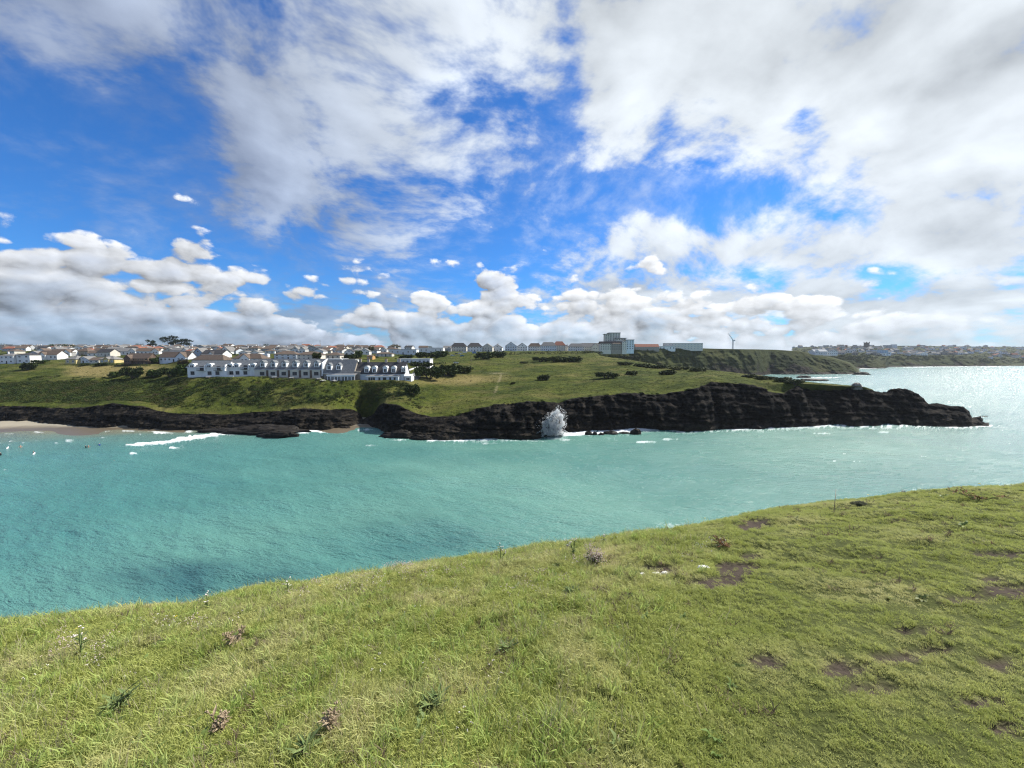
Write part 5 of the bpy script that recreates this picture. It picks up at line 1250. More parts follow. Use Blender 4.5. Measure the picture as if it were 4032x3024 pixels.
scatter('scrub', pts - [0, 0, 0.15], np.c_[0 * sz, 0 * sz, vr.random(n) * 6.28], np.c_[sz, sz, sz * 0.75], idx, clumps, {}, 'green and brown scrub blanketing the slope below the hotel and the field', 'scrub')
# rough grass over the headland turf
turf_mask = (ss(rid, 3.05, 3.12) * (1 - ss(rid, 7.2, 7.6)))[None, :] * (pxs > -300)[:, None] * (1 - ss(pxs, 3330, 3400))[:, None] * np.clip(0.55 + 1.2 * g_, 0.1, 1)
turf_mask = turf_mask * (1 - 0.9 * ((pxs > 720) & (pxs < 1640))[:, None] * (rid > 3.95)[None, :])
pts = cover(turf_mask / (1 + (y_ / 260) ** 2), 17000); n = len(pts); pn = fbm(pts[:, 0] / 20, pts[:, 1] / 20, 6.0, 4)
tus = []
for k, mn in enumerate(('leaf_grass', 'leaf_scrub', 'leaf_grass', 'leaf_brown')):
    tus.append(crown_mesh('tussock', M[mn], [(0, 0, 0.15), (0.5, 0.2, 0.1), (-0.4, -0.2, 0.1)], [(0.7, 0.6, 0.28)] * 3, 44, 0.17))
sz = vr.uniform(0.3, 0.9, n)
scatter('rough_grass', pts - [0, 0, 0.05], np.c_[0 * sz, 0 * sz, vr.random(n) * 6.28], np.c_[sz * 1.3, sz, sz * 0.65], np.clip(np.round(1.2 - pn * 2 + vr.normal(size=n) * 0.8), 0, 3), tus, {}, 'rough olive grass covering the headland and the field', 'grass')
# trees and gardens between the far roofs read as one mass
tp = []
while len(tp) < 900:
    px, py = vr.uniform(3100, 4040), vr.uniform(1362, 1430); h = hit(px, py)
    if h is not None and h.y > 1000 and h.z > 8 and (h.z > 20 or px > 3850): tp.append(h)
tp = np.array(tp); n = len(tp); sz = vr.uniform(2.5, 7.0, n)
scatter('far_woodland', tp, np.c_[0 * sz, 0 * sz, vr.random(n) * 6.28], np.c_[sz * 1.5, sz, sz * 0.8], vr.integers(0, 3, n), clumps[:3], {}, 'dark trees and hedges between the houses of the far town', 'woodland')
bp = cover((ss(rid, 6.2, 6.6) * (1 - ss(rid, 8.6, 9.2)))[None, :] * (pxs < 1700)[:, None] * (pxs > -300)[:, None], 1100); n = len(bp); sz = vr.uniform(0.8, 2.2, n)
scatter('garden_greenery', bp, np.c_[0 * sz, 0 * sz, vr.random(n) * 6.28], np.c_[sz * 1.3, sz, sz], vr.integers(0, 3, n), clumps[:3], {}, 'garden shrubs and hedges between the hillside houses', 'shrubs')

# ------------------------------------------------------------------ rocks standing in the water
plain('wet_rock', (0.006, 0.0055, 0.005), (0.032, 0.027, 0.022), 1.2, 0.65, 0.12)
def rock_mesh(name, rx, ry, rz, seed, nu=44, nv=18):
    u = np.linspace(0, 2 * math.pi, nu); v = np.linspace(-0.5, math.pi / 2, nv); UU, VV = np.meshgrid(u, v, indexing='ij')
    x, y, z = np.cos(UU) * np.cos(VV), np.sin(UU) * np.cos(VV), np.sin(VV)
    d = 1 + 0.5 * fbm(x * 1.9 + seed, y * 1.9, z * 1.9, 4) + 0.42 * (ridged(x * 3.5 + seed, y * 3.5, z * 6, 4) - 0.4)
    d[-1] = d[0]
    V = np.stack([x * d * rx, y * d * ry, z * d * rz], -1); i = np.arange(nu - 1)[:, None] * nv + np.arange(nv - 1)[None, :]
    return raw_mesh(name, V.reshape(-1, 3), np.stack([i, i + nv, i + nv + 1, i + 1], -1).reshape(-1, 4), M['wet_rock'], smooth=False)
def rock_at(px, py, wpx, hpx, label, seed, dp=0.6, name='rock', z0=0.0):
    c = PZ(px, py, z0); s_ = c[1] / FPX; rx = wpx * s_ / 2; rz = hpx * s_ * 1.1
    o = put(name, rock_mesh(name, rx, max(rx * dp, 0.7), rz, seed)); o.location = (c[0], c[1] + max(rx * dp, 0.7) * 0.5, z0 - rz * 0.1); tag(o, label, 'rock'); return o
RK = [(2318, 1712, 26, 13, 'small dark rock just right of the splash, awash'), (2342, 1713, 20, 11, 'dark rock awash, second right of the splash'), (2368, 1714, 22, 9, 'low dark rock awash, third right of the splash'), (2408, 1711, 56, 12, 'long low dark rock in the foam right of the splash'), (2505, 1710, 40, 20, 'lone dark boulder in the foam, farthest right of the splash'),
      (2460, 1707, 40, 5, 'thin flat rock between the long low rock and the lone boulder'), (1010, 1708, 330, 24, 'long low reef at the foot of the cliff below the hotel'), (1090, 1719, 140, 18, 'dark reef end jutting into the foam below the hotel'), (860, 1702, 160, 12, 'low ledge at the beach end of the reef'),
      (1570, 1724, 130, 22, 'dark rock foot jutting left of the gully\'s right wall'), (1660, 1727, 90, 14, 'low rocks at the waterline left of the splash'), (2715, 1694, 50, 15, 'low rock at the waterline below the overhanging cliff'), (2985, 1690, 60, 16, 'low rock below the middle of the headland'), (3400, 1476, 56, 10, 'dark rock off the end of the next cliffs'),
      (3210, 1499, 110, 7, 'thin dark reef in the bay beyond the headland'), (3170, 1488, 50, 8, 'small dark reef close under the next cliffs'), (3856, 1672, 40, 26, 'dark rock stump at the very tip of the headland'), (3880, 1641, 26, 3, 'small flat rock awash beyond the tip'), (1350, 1688, 50, 7, 'flat rock in the sandy cove'), (150, 1678, 60, 8, 'low rock on the sand below the left cliffs'), (210, 1680, 40, 10, 'dark rock at the top of the beach')]
for k, a in enumerate(RK): rock_at(*a, k * 3.7, dp=0.35 if a[2] > 90 else 0.6)
# pale stone block on the headland's crest
c = G(3372, 1526); o = put('boulder', rock_mesh('boulder', 2.4, 1.6, 2.2, 4.2)); o.data.materials.clear(); o.data.materials.append(M['stone_wall']); o.location = c; tag(o, 'pale squarish boulder on the grass crest near the point', 'rock')

# ------------------------------------------------------------------ the breaking wave's splash
out_ = np.array([(2191, 1608), (2204, 1618), (2215, 1631), (2220, 1650), (2221, 1668), (2214, 1690), (2226, 1716), (2112, 1716), (2119, 1690), (2121, 1672), (2140, 1655), (2165, 1634), (2180, 1620)], float)
def inside(px, py, poly):
    r_ = np.zeros(len(px), bool); j = len(poly) - 1
    for i in range(len(poly)):
        c_ = ((poly[i, 1] > py) != (poly[j, 1] > py)) & (px < (poly[j, 0] - poly[i, 0]) * (py - poly[i, 1]) / (poly[j, 1] - poly[i, 1]) + poly[i, 0]); r_ ^= c_; j = i
    return r_
N_ = 190000; qx = vr.uniform(2070, 2265, N_); qy = vr.uniform(1575, 1720, N_)
jx = qx + 15 * fbm(qx / 20, qy / 20, 2.0, 5); jy = qy + 14 * fbm(qx / 17, qy / 24, 7.0, 5)
dens = ridged(qx / 20 + qy / 50, qy / 26, 1.0, 4); body_ = fbm(qx / 16, qy / 18, 5.5, 4)
core = inside(jx, jy, out_); halo = inside(2168 + (jx - 2168) * 0.80, 1700 + (jy - 1700) * 0.84, out_)
pr_ = np.where(core, np.clip(-0.02 + 0.8 * dens + 1.2 * body_ + ss(qy, 1660, 1712) * 0.5, 0.05, 1), np.where(halo, 0.03, 0.0))
ok = vr.random(N_) < pr_
qx, qy, core = qx[ok], qy[ok], core[ok]; n = len(qx)
pp = P(qx, qy, 168.5 + vr.normal(size=n) * 1.6); sz = vr.uniform(0.025, 0.085, n) * (1 + 0.4 * ss(qy, 1650, 1712))
octv = np.array([(1, 0, 0), (-1, 0, 0), (0, 1, 0), (0, -1, 0), (0, 0, 1), (0, 0, -1)], float); octf = np.array([(0, 2, 4), (2, 1, 4), (1, 3, 4), (3, 0, 4), (2, 0, 5), (1, 2, 5), (3, 1, 5), (0, 3, 5)])
tetv = np.array([(1, 1, 1), (1, -1, -1), (-1, 1, -1), (-1, -1, 1)], float); tetf = np.array([(0, 2, 1), (0, 1, 3), (0, 3, 2), (1, 2, 3)])
V = (pp[:, None, :] + tetv[None] * sz[:, None, None] * vr.uniform(0.7, 1.3, (n, 4, 1))).reshape(-1, 3); F = (np.arange(n)[:, None, None] * 4 + tetf[None]).reshape(-1, 3)
m, b = begin('spray'); pset(b, Base_Color=(0.95, 0.97, 0.98), Roughness=0.8, Specular_IOR_Level=0.1)
tb_ = m.node_tree.nodes.new('ShaderNodeBsdfTranslucent'); tb_.inputs[0].default_value = (0.98, 0.99, 1.0, 1); mx = m.node_tree.nodes.new('ShaderNodeMixShader'); mx.inputs[0].default_value = 0.75
m.node_tree.links.new(b.outputs[0], mx.inputs[1]); m.node_tree.links.new(tb_.outputs[0], mx.inputs[2]); m.node_tree.links.new(mx.outputs[0], m.node_tree.nodes['Material Output'].inputs[0])
M['spray'] = m
o = raw_obj('wave_splash', V, F, M['spray']); tag(o, 'tall white plume of spray where a wave breaks on the cliff', 'spray', kind='stuff')

# ------------------------------------------------------------------ bathers
plain('skin', (0.42, 0.26, 0.19), (0.50, 0.32, 0.24), 4, 0.6); plain('wetsuit', (0.008, 0.008, 0.010), (0.02, 0.02, 0.024), 4, 0.5); plain('blue_suit', (0.02, 0.06, 0.20), (0.04, 0.09, 0.28), 4, 0.6); plain('hair', (0.02, 0.014, 0.01), (0.05, 0.035, 0.025), 4, 0.6)
def body_mesh(name, joints, edges, rads, mats, zsplit):
    me = bpy.data.meshes.new(name); me.from_pydata(joints, edges, []); o = bpy.data.objects.new(name, me); COL.objects.link(o)
    sk = o.modifiers.new('skin', 'SKIN'); su = o.modifiers.new('sub', 'SUBSURF'); su.levels = su.render_levels = 1
    for v, r_ in zip(me.skin_vertices[0].data, rads): v.radius = (r_, r_)
    me.skin_vertices[0].data[0].use_root = True
    dg = bpy.context.evaluated_depsgraph_get(); dg.update(); out = bpy.data.meshes.new_from_object(o.evaluated_get(dg)); bpy.data.objects.remove(o)
    out.materials.clear(); [out.materials.append(q) for q in mats]
    for f in out.polygons: f.use_smooth = True; f.material_index = zsplit(f.center)
    return out
J = [(0, 0, 0.0), (0, 0, 0.28), (0, 0, 0.50), (0, 0, 0.60), (0, -0.01, 0.72), (0, 0, 0.84), (0.19, 0, 0.50), (0.33, -0.05, 0.30), (0.42, -0.2, 0.14), (-0.19, 0, 0.50), (-0.34, -0.02, 0.30), (-0.46, -0.16, 0.16), (0.1, 0, -0.4), (0.12, 0, -0.85), (-0.1, 0, -0.4), (-0.12, 0, -0.85), (0.44, -0.28, 0.12), (-0.49, -0.24, 0.14)]
E = [(0, 1), (1, 2), (2, 3), (3, 4), (4, 5), (2, 6), (6, 7), (7, 8), (2, 9), (9, 10), (10, 11), (0, 12), (12, 13), (0, 14), (14, 15), (8, 16), (11, 17)]
RD = [0.15, 0.15, 0.13, 0.06, 0.095, 0.07, 0.065, 0.05, 0.035, 0.065, 0.05, 0.035, 0.09, 0.06, 0.09, 0.06, 0.035, 0.035]
hd = lambda c: 1 if c.z > 0.80 else (2 if c.z > 0.60 else 0)
hd2 = lambda c: 1 if c.z > 0.80 else 2
BODY_W = body_mesh('person', J, E, RD, [M['wetsuit'], M['hair'], M['skin']], hd); BODY_B = body_mesh('person', J, E, RD, [M['blue_suit'], M['hair'], M['skin']], hd); BODY_S = body_mesh('person', J, E, RD, [M['skin'], M['hair'], M['skin']], lambda c: 1 if c.z > 0.80 else (0 if c.z > -0.05 else 2))
J2 = [(0, 0, -0.15), (0.3, 0, -0.02), (0.5, 0, 0.03), (0.58, 0, 0.08), (0.70, 0, 0.14), (0.80, 0, 0.16), (0.5, 0.2, 0.05), (0.72, 0.34, 0.30), (1.0, 0.30, 0.42), (0.5, -0.2, 0.0), (0.3, -0.35, -0.1), (0.1, -0.4, -0.15), (-0.4, 0.1, -0.2), (-0.85, 0.12, -0.2), (-0.4, -0.1, -0.2), (-0.85, -0.12, -0.2), (1.1, 0.3, 0.40), (0.0, -0.42, -0.17)]
BODY_SW = body_mesh('person', J2, E, RD, [M['skin'], M['hair']], lambda c: 1 if c.x > 0.72 and abs(c.y) < 0.15 else 0)
for k, (px, py, me, z, sc_, lb) in enumerate([(3, 1793, BODY_W, 0.05, 1.25, 'person in a black wetsuit at the left edge, waist deep in the shallows'), (81, 1762, BODY_S, -0.05, 1.2, 'bare-chested person standing waist deep, leftmost pair\'s far one'), (133, 1786, BODY_W, 0.0, 1.15, 'person in a dark wetsuit waist deep behind a small white board'),
        (338, 1763, BODY_W, 0.0, 1.15, 'left of two people standing close together in the shallows, in dark wetsuit'), (348, 1762, BODY_S, 0.05, 1.1, 'right of two people standing close together in the shallows, bare-chested'), (392, 1755, BODY_B, 0.0, 1.25, 'person in blue standing waist deep just before the long breaking wave'), (500, 1751, BODY_W, -0.15, 1.0, 'person in dark wetsuit within the long white breaker'), (428, 1821, BODY_SW, 0.0, 1.4, 'lone swimmer with one arm raised, nearest to the viewer')]):
    c = PZ(px, py, 0.0); e = put('person', me); e.location = (c[0], c[1], z); e.rotation_euler = (0, 0, 0.9 * k); e.scale = (sc_,) * 3; tag(e, lb, 'person', 'people bathing in the bay')
def board(px, py, lb):
    c = PZ(px, py, 0.0); q = MB(); n = 10
    pr = [(math.cos(a) * 0.28, math.sin(a) * 0.75 * (1 if math.sin(a) > 0 else 0.85)) for a in np.linspace(0, 2 * math.pi, 14)[:-1]]
    q.prism([(x, z) for x, z in pr], -0.03, 0.03); o = q.build('bodyboard', M['trim']); o.location = (c[0], c[1], 0.22); o.rotation_euler = (R(-55), 0, 0.5); tag(o, lb, 'bodyboard')
board(30, 1766, 'white bodyboard tilted on the water left of the bare-chested person'); board(134, 1789, 'small white board in front of the dark-suited person')

# ------------------------------------------------------------------ vehicles in the car park
m, b = begin('tyre'); pset(b, Base_Color=(0.015, 0.015, 0.015), Roughness=0.9); M['tyre'] = m
def car_parts(col):
    mname = 'paint_%d%d%d' % tuple(int(c * 99) for c in col); 
    if mname not in M: mm, bb = begin(mname); pset(bb, Base_Color=col, Roughness=0.3, Coat_Weight=0.5); M[mname] = mm
    return M[mname]
q = MB(); q.prism([(-2.1, 0.35), (2.1, 0.35), (2.15, 0.75), (1.2, 0.92), (-2.0, 0.95), (-2.15, 0.7)], -0.85, 0.85); CAR_B = q
q = MB(); q.prism([(-1.9, 0.93), (1.1, 0.92), (0.35, 1.45), (-1.3, 1.45)], -0.76, 0.76); CAR_C = q.mesh('cabin', M['glass'])
q = MB(); q.prism([(-1.3, 1.452), (0.35, 1.452), (0.25, 1.50), (-1.2, 1.50)], -0.72, 0.72); CAR_R = q
q = MB(); q.prism([(math.cos(a) * 0.33, math.sin(a) * 0.33) for a in np.linspace(0, 6.283, 13)[:-1]], -0.11, 0.11); WHEEL = q.mesh('wheel', M['tyre'])
q = MB(); q.prism([(-2.4, 0.4), (2.4, 0.4), (2.45, 1.1), (1.9, 1.25), (1.5, 2.2), (-2.4, 2.2)], -0.95, 0.95); VAN_B = q
CB = {}
def vehicle(px, py, rz, col, lb, van=False):
    h = G(px, py); e = empty('parked_van' if van else 'parked_car', (h.x, h.y, ground(h.x, h.y) + 0.1), rz); tag(e, lb, 'van' if van else 'car', 'vehicles in the car park')
    pm = car_parts(col); put('body', (VAN_B if van else CAR_B).mesh('body', pm), e)
    if van: win(e, 1.2, -0.95, 1.35, 0.9, 0.6, 'd'); win(e, -0.6, -0.95, 1.35, 1.4, 0.6, 'd')
    else: put('cabin', CAR_C, e); put('roof', CAR_R.mesh('roof', pm), e)
    for x in (-1.35, 1.35):
        for y in (-0.82, 0.82): put('wheel', WHEEL, e, (x, y, 0.33))
vehicle(1765, 1396, 0.3, (0.6, 0.62, 0.64), 'silver car at the left end of the car park'); vehicle(1783, 1402, 0.5, (0.75, 0.75, 0.75), 'white car nearest the viewer in the car park'); vehicle(1797, 1396, 0.2, (0.10, 0.11, 0.12), 'dark grey car between the white cars'); vehicle(1812, 1394, 0.6, (0.72, 0.73, 0.75), 'white car left of the blue car in the car park')
vehicle(1820, 1404, 0.4, (0.05, 0.22, 0.42), 'blue car in the car park by the dark bush'); vehicle(1830, 1390, 0.1, (0.78, 0.78, 0.78), 'white van standing tall at the back of the car park', True); vehicle(1868, 1393, 0.1, (0.16, 0.28, 0.52), 'blue van right of the car park', True)
vehicle(1796, 1432, 0.15, (0.78, 0.78, 0.77), 'white car parked alone on the lane below the car park'); vehicle(2478, 1380, 0.2, (0.7, 0.7, 0.7), 'white car parked before the tall block')

# ------------------------------------------------------------------ turf in front of the camera
def blade_material(name, c_a, c_b, c_dry, tr=0.42, rough=0.55):
    m = bpy.data.materials.new(name); m.use_nodes = True; X.tree = m.node_tree; N = m.node_tree.nodes
    b = N['Principled BSDF']; t = attr('tint'); d = attr('dry', kind='INSTANCER'); s = attr('shade', kind='INSTANCER')
    c = cmix(mth('MULTIPLY', d, 1.0, clamp=True), cmix(t * 0.6 + s * 0.4, c_a, c_b), c_dry)
    pset(b, Base_Color=c, Roughness=rough, Specular_IOR_Level=0.25)
    tb_ = N.new('ShaderNodeBsdfTranslucent'); X.link(c, tb_.inputs[0]); mx = N.new('ShaderNodeMixShader'); mx.inputs[0].default_value = tr
    m.node_tree.links.new(b.outputs[0], mx.inputs[1]); m.node_tree.links.new(tb_.outputs[0], mx.inputs[2]); m.node_tree.links.new(mx.outputs[0], N['Material Output'].inputs[0])
    M[name] = m; return m
blade_material('blade', (0.235, 0.290, 0.055), (0.560, 0.580, 0.190), (0.68, 0.62, 0.33))
blade_material('blade_long', (0.200, 0.290, 0.055), (0.46, 0.55, 0.16), (0.56, 0.53, 0.26))
blade_material('straw', (0.36, 0.31, 0.19), (0.58, 0.52, 0.36), (0.55, 0.46, 0.30))
blade_material('broad_leaf', (0.11, 0.18, 0.045), (0.24, 0.32, 0.10), (0.22, 0.20, 0.08))
blade_material('litter', (0.10, 0.07, 0.045), (0.24, 0.18, 0.12), (0.26, 0.20, 0.14))
plain('petal', (0.62, 0.55, 0.50), (0.82, 0.78, 0.74), 60); plain('petal_pink', (0.46, 0.34, 0.32), (0.66, 0.55, 0.51), 60); plain('petal_yellow', (0.70, 0.52, 0.03), (0.80, 0.62, 0.06), 60); plain('dead_stem', (0.20, 0.15, 0.095), (0.38, 0.30, 0.20), 30); plain('thistle_leaf', (0.085, 0.125, 0.040), (0.170, 0.215, 0.080), 30)
br = np.random.default_rng(77)
def blades(n, h0, h1, w_, rad, bend=0.6, up=0.75):
    a = br.random(n) * 6.283; rr = np.sqrt(br.random(n)) * rad; base = np.c_[np.cos(a) * rr, np.sin(a) * rr, 0 * a]
    h = br.uniform(h0, h1, n); d = br.random(n) * 6.283; l = np.c_[np.cos(d), np.sin(d), 0 * d]
    til = br.random(n) * (1 - up) * 2 + 0.08; s = np.c_[-np.sin(d), np.cos(d), 0 * d] * (w_ * br.uniform(0.7, 1.3, n))[:, None] / 2
    mid = base + l * (h * til * 0.35)[:, None] + np.c_[0 * h, 0 * h, h * 0.55]
    tip = base + l * (h * (til * 0.9 + bend * br.random(n) * 0.5))[:, None] + np.c_[0 * h, 0 * h, h * (1 - 0.25 * bend * br.random(n))]
    V = np.stack([base - s, base + s, mid - s * 0.8, mid + s * 0.8, tip], 1).reshape(-1, 3)
    F = (np.arange(n)[:, None, None] * 5 + np.array([(0, 1, 2), (1, 3, 2), (2, 3, 4)])[None]).reshape(-1, 3)
    return V, F, np.repeat(br.random(n), 5)
def tuft(mat, *a, **k):
    V, F, t = blades(*a, **k); return raw_mesh('tuft', V, F, M[mat], dict(tint=t), smooth=False)
def join(parts, mats):
    V = []; F = []; T = []; MI = []; n = 0
    for (v, f, t), mi in parts: V.append(v); F.append(f + n); T.append(t); MI.append(np.full(len(f), mi)); n += len(v)
    me = raw_mesh('tuft', np.concatenate(V), np.concatenate(F), None, dict(tint=np.concatenate(T)), smooth=False)
    for q in mats: me.materials.append(M[q])
    me.polygons.foreach_set('material_index', np.concatenate(MI).astype(np.int32)); return me
def balls(c, r_):
    n = len(c); V = (np.asarray(c)[:, None, :] + octv[None] * np.broadcast_to(np.asarray(r_), (n,))[:, None, None]).reshape(-1, 3)
    return V, (np.arange(n)[:, None, None] * 6 + octf[None]).reshape(-1, 3), np.repeat(br.random(n), 6)
def heads(n, h0, h1, rad, r_, mat, per=3):
    st = blades(n, h0, h1, 0.0025, rad, 0.3, 0.9); tips = st[0].reshape(n, 5, 3)[:, 4]
    c = (tips[:, None, :] + br.normal(size=(n, per, 3)) * r_ * 0.9).reshape(-1, 3)
    return join([(st, 0), (balls(c, r_ * br.uniform(0.6, 1.1, len(c))), 1), (blades(10, 0.02, 0.06, 0.004, rad), 2)], ['dead_stem', mat, 'blade'])
def rosette(n, l_, w_):
    V = []; 
    for i in range(n):
        a = 6.283 * i / n + br.uniform(-.3, .3); u = np.array([math.cos(a), math.sin(a), 0]); s = np.array([-math.sin(a), math.cos(a), 0]) * w_ / 2; z = np.array([0, 0, 1.0]); L_ = l_ * br.uniform(.7, 1.2)
        V += [u * 0.01 - s * 0.3, u * 0.01 + s * 0.3, u * L_ * 0.5 - s + z * L_ * 0.42, u * L_ * 0.5 + s + z * L_ * 0.42, u * L_ + z * L_ * 0.30]
    return np.array(V), (np.arange(n)[:, None, None] * 5 + np.array([(0, 1, 2), (1, 3, 2), (2, 3, 4)])[None]).reshape(-1, 3), np.repeat(br.random(n), 5)
PROT = [tuft('blade', 54, 0.016, 0.038, 0.0034, 0.05, 0.9, 0.6) for _ in range(3)] + [tuft('blade', 34, 0.030, 0.066, 0.0036, 0.05, 0.9, 0.65) for _ in range(2)] + [tuft('blade_long', 16, 0.06, 0.13, 0.0065, 0.035, 0.9, 0.7)]
PROT += [join([(blades(6, 0.08, 0.17, 0.0030, 0.05, 0.5, 0.85), 0), (blades(14, 0.03, 0.08, 0.0035, 0.05), 1)], ['straw', 'blade'])]
PROT += [join([(rosette(7, 0.065, 0.022), 0), (rosette(5, 0.04, 0.018), 0)], ['broad_leaf'])]
PROT += [heads(5, 0.04, 0.09, 0.07, 0.0048, 'petal'), heads(9, 0.05, 0.12, 0.08, 0.0050, 'petal_pink')]
PROT += [tuft('litter', 26, 0.02, 0.06, 0.0045, 0.06, 1.0, 0.25)]
PROT += [join([(blades(1, 0.08, 0.11, 0.0025, 0.005, 0.3, 0.95), 0), (balls([(0.01, 0, 0.1), (-0.005, 0.008, 0.1), (0, -0.008, 0.102)], 0.006), 1), (rosette(5, 0.05, 0.016), 2)], ['blade', 'petal_yellow', 'broad_leaf'])]
PROT += [join([(blades(4, 0.11, 0.20, 0.003, 0.04, 0.7, 0.75), 0), (blades(9, 0.07, 0.14, 0.005, 0.04, 0.9, 0.7), 1)], ['straw', 'blade_long'])]
# 0-2 short, 3-4 medium, 5 long, 6 straw, 7 rosette, 8 pale heads, 9 pink heads, 10 litter, 11 yellow flower, 12 tall straw
def ring(r0, r1, rho):
    th0, th1 = R(-66), R(66); n = int(rho * (th1 - th0) * (r1 * r1 - r0 * r0) / 2)
    r = np.sqrt(br.random(n) * (r1 * r1 - r0 * r0) + r0 * r0); th = br.uniform(th0, th1, n); return r * np.sin(th), r * np.cos(th)
XX = []; YY = []
for r0, r1, rho in ((0.7, 2.2, 1300), (2.2, 3.6, 1000), (3.6, 5.5, 760), (5.5, 8.5, 520), (8.5, 12, 360), (12, 17, 240)):
    a, b_ = ring(r0, r1, rho); XX.append(a); YY.append(b_)
gx = np.concatenate(XX); gy = np.concatenate(YY); gz = near_h(gx, gy)
th = gx / gy; ok = gy < np.interp(th, eu, ye) + 2.2
gx, gy, gz = gx[ok], gy[ok], gz[ok]; gp, gq = proj(gx, gy, gz); rr = np.hypot(gx, gy); n = len(gx)
dd = np.clip(ss(dirt_at(gp, gq, gx, gy), 0.38, 0.75), 0, 1)
rough = (1 - ss(gp + 130 * fbm(gx / 1.5, gy / 1.5, 2.0, 3) - (gq - 2100) * -0.15, 2150, 2950)) * (0.55 + 0.9 * np.clip(fbm(gx / 0.9, gy / 0.9, 8.0, 3) + 0.35, 0, 1))
rough = np.clip(rough, 0, 1)
lawn = fbm(gx / 0.6, gy / 0.6, 3.0, 3); u = br.random(n); idx = br.integers(0, 3, n)
def pick(p, k):
    global u, idx
    s_ = u < p; idx = np.where(s_, k, idx); u = np.where(s_, 2.0, u - p)
# clusters of dried seed heads, told apart in the photograph
FL = [(700, 2470, 130, 22), (330, 2560, 110, 40), (880, 2460, 60, 16), (1500, 2300, 170, 34), (1600, 2250, 120, 16), (1400, 2330, 70, 26), (2090, 2300, 90, 36), (1980, 2230, 60, 10), (2340, 2200, 40, 14), (2780, 2150, 70, 20), (2740, 2190, 40, 12), (230, 2600, 60, 20), (560, 2530, 60, 20), (1750, 2340, 60, 16), (1290, 2310, 120, 14), (1180, 2350, 60, 14)]
fl = 0 * gx
for cx, cy, rx, ry in FL: fl = np.maximum(fl, np.exp(-(((gp - cx) / rx) ** 2 + ((gq - cy) / ry) ** 2)))
pick(0.035 * fl, 8); pick(0.03 * fl, 9); pick(0.0015 * rough, 8)
pick(0.004 + 0.08 * rough * (lawn < 0), 10)
pick(0.0003, 11)
pick(rough * np.clip(0.07 + 0.25 * fbm(gx / 0.5, gy / 0.5, 14.0, 3), 0.0, 0.25), 6)
pick(rough * np.clip(0.35 * fbm(gx / 0.45, gy / 0.45, 24.0, 3) - 0.02, 0, 0.2), 12)
pick(np.clip(rough * (0.06 + 0.35 * fbm(gx / 0.4, gy / 0.4, 19.0, 3)), 0.0, 0.35), 5)
pick(0.001 + 0.016 * rough, 7)
pick(np.clip(0.03 + rough * 0.30 + 0.15 * lawn, 0, 0.6), 3); pick(0.12 * rough + 0.03, 4)
keep = br.random(n) > dd * 0.84
keep &= ~((dd > 0.3) & (idx > 4) & (idx != 10))
gx, gy, gz, idx, rr, rough, gp, gq, dd = (a[keep] for a in (gx, gy, gz, idx, rr, rough, gp, gq, dd)); n = len(gx)
sc_ = br.uniform(0.75, 1.3, n) * (1 + 0.45 * ss(rr, 4, 11)) * (1 - 0.45 * dd)
sc_ *= np.where(idx >= 5, 0.9, 0.85 + 0.22 * rough)
sc_ *= 1 - 0.3 * ss(gp, 2500, 3300) * (idx < 5)
tx = 0.30 * fbm(gx / 2, gy / 2, 31.0, 2) + 0.18; ty = 0.3 * fbm(gx / 2, gy / 2, 37.0, 2) - 0.30
dryv = np.clip(0.04 + 1.1 * fbm(gx / 0.9, gy / 0.9, 41.0, 4) + 0.25 * fbm(gx / 0.15, gy / 0.15, 43.0, 2) + 0.18 * fl[keep] + 0.3 * dd + 0.12 * ss(-gq, -2420, -2250) * rough, 0, 0.9)
shv = np.clip(0.5 + 0.9 * fbm(gx / 0.5, gy / 0.5, 45.0, 4), 0, 1)
grass = scatter('grass', np.c_[gx, gy, gz - 0.006], np.c_[tx, ty, br.random(n) * 6.28], np.c_[sc_, sc_, sc_ * br.uniform(0.8, 1.15, n)], idx, PROT, dict(dry=dryv, shade=shv), 'green and straw-coloured turf grass covering the near slope', 'grass')

# ------------------------------------------------------------------ single plants and stones on the near slope
NBV = BVHTree.FromPolygons(np.stack([XN, YN, ZN], -1).reshape(-1, 3).tolist(), (lambda i, mm: np.stack([i, i + mm, i + mm + 1, i + 1], -1).reshape(-1, 4).tolist())(np.arange(len(xs_) - 1)[:, None] * len(ys_) + np.arange(len(ys_) - 1)[None, :], len(ys_)))
def nhit(px, py):
    for k in range(80):
        h = NBV.ray_cast(CAMV, Vector([float(q) for q in ray(px, py + 3 * k)]).normalized(), 22.0)
        if h[0] is not None: return h[0]
pr = random.Random(9)
def flat_leaf(q, p, a, l_, w_, rise):
    u = Vector((math.cos(a), math.sin(a), rise)); s = Vector((-math.sin(a), math.cos(a), 0)) * w_ / 2; p = Vector(p)
    q.quad([p, p + u * l_ * 0.45 - s, p + u * l_ + Vector((0, 0, -l_ * 0.15)), p + u * l_ * 0.45 + s])
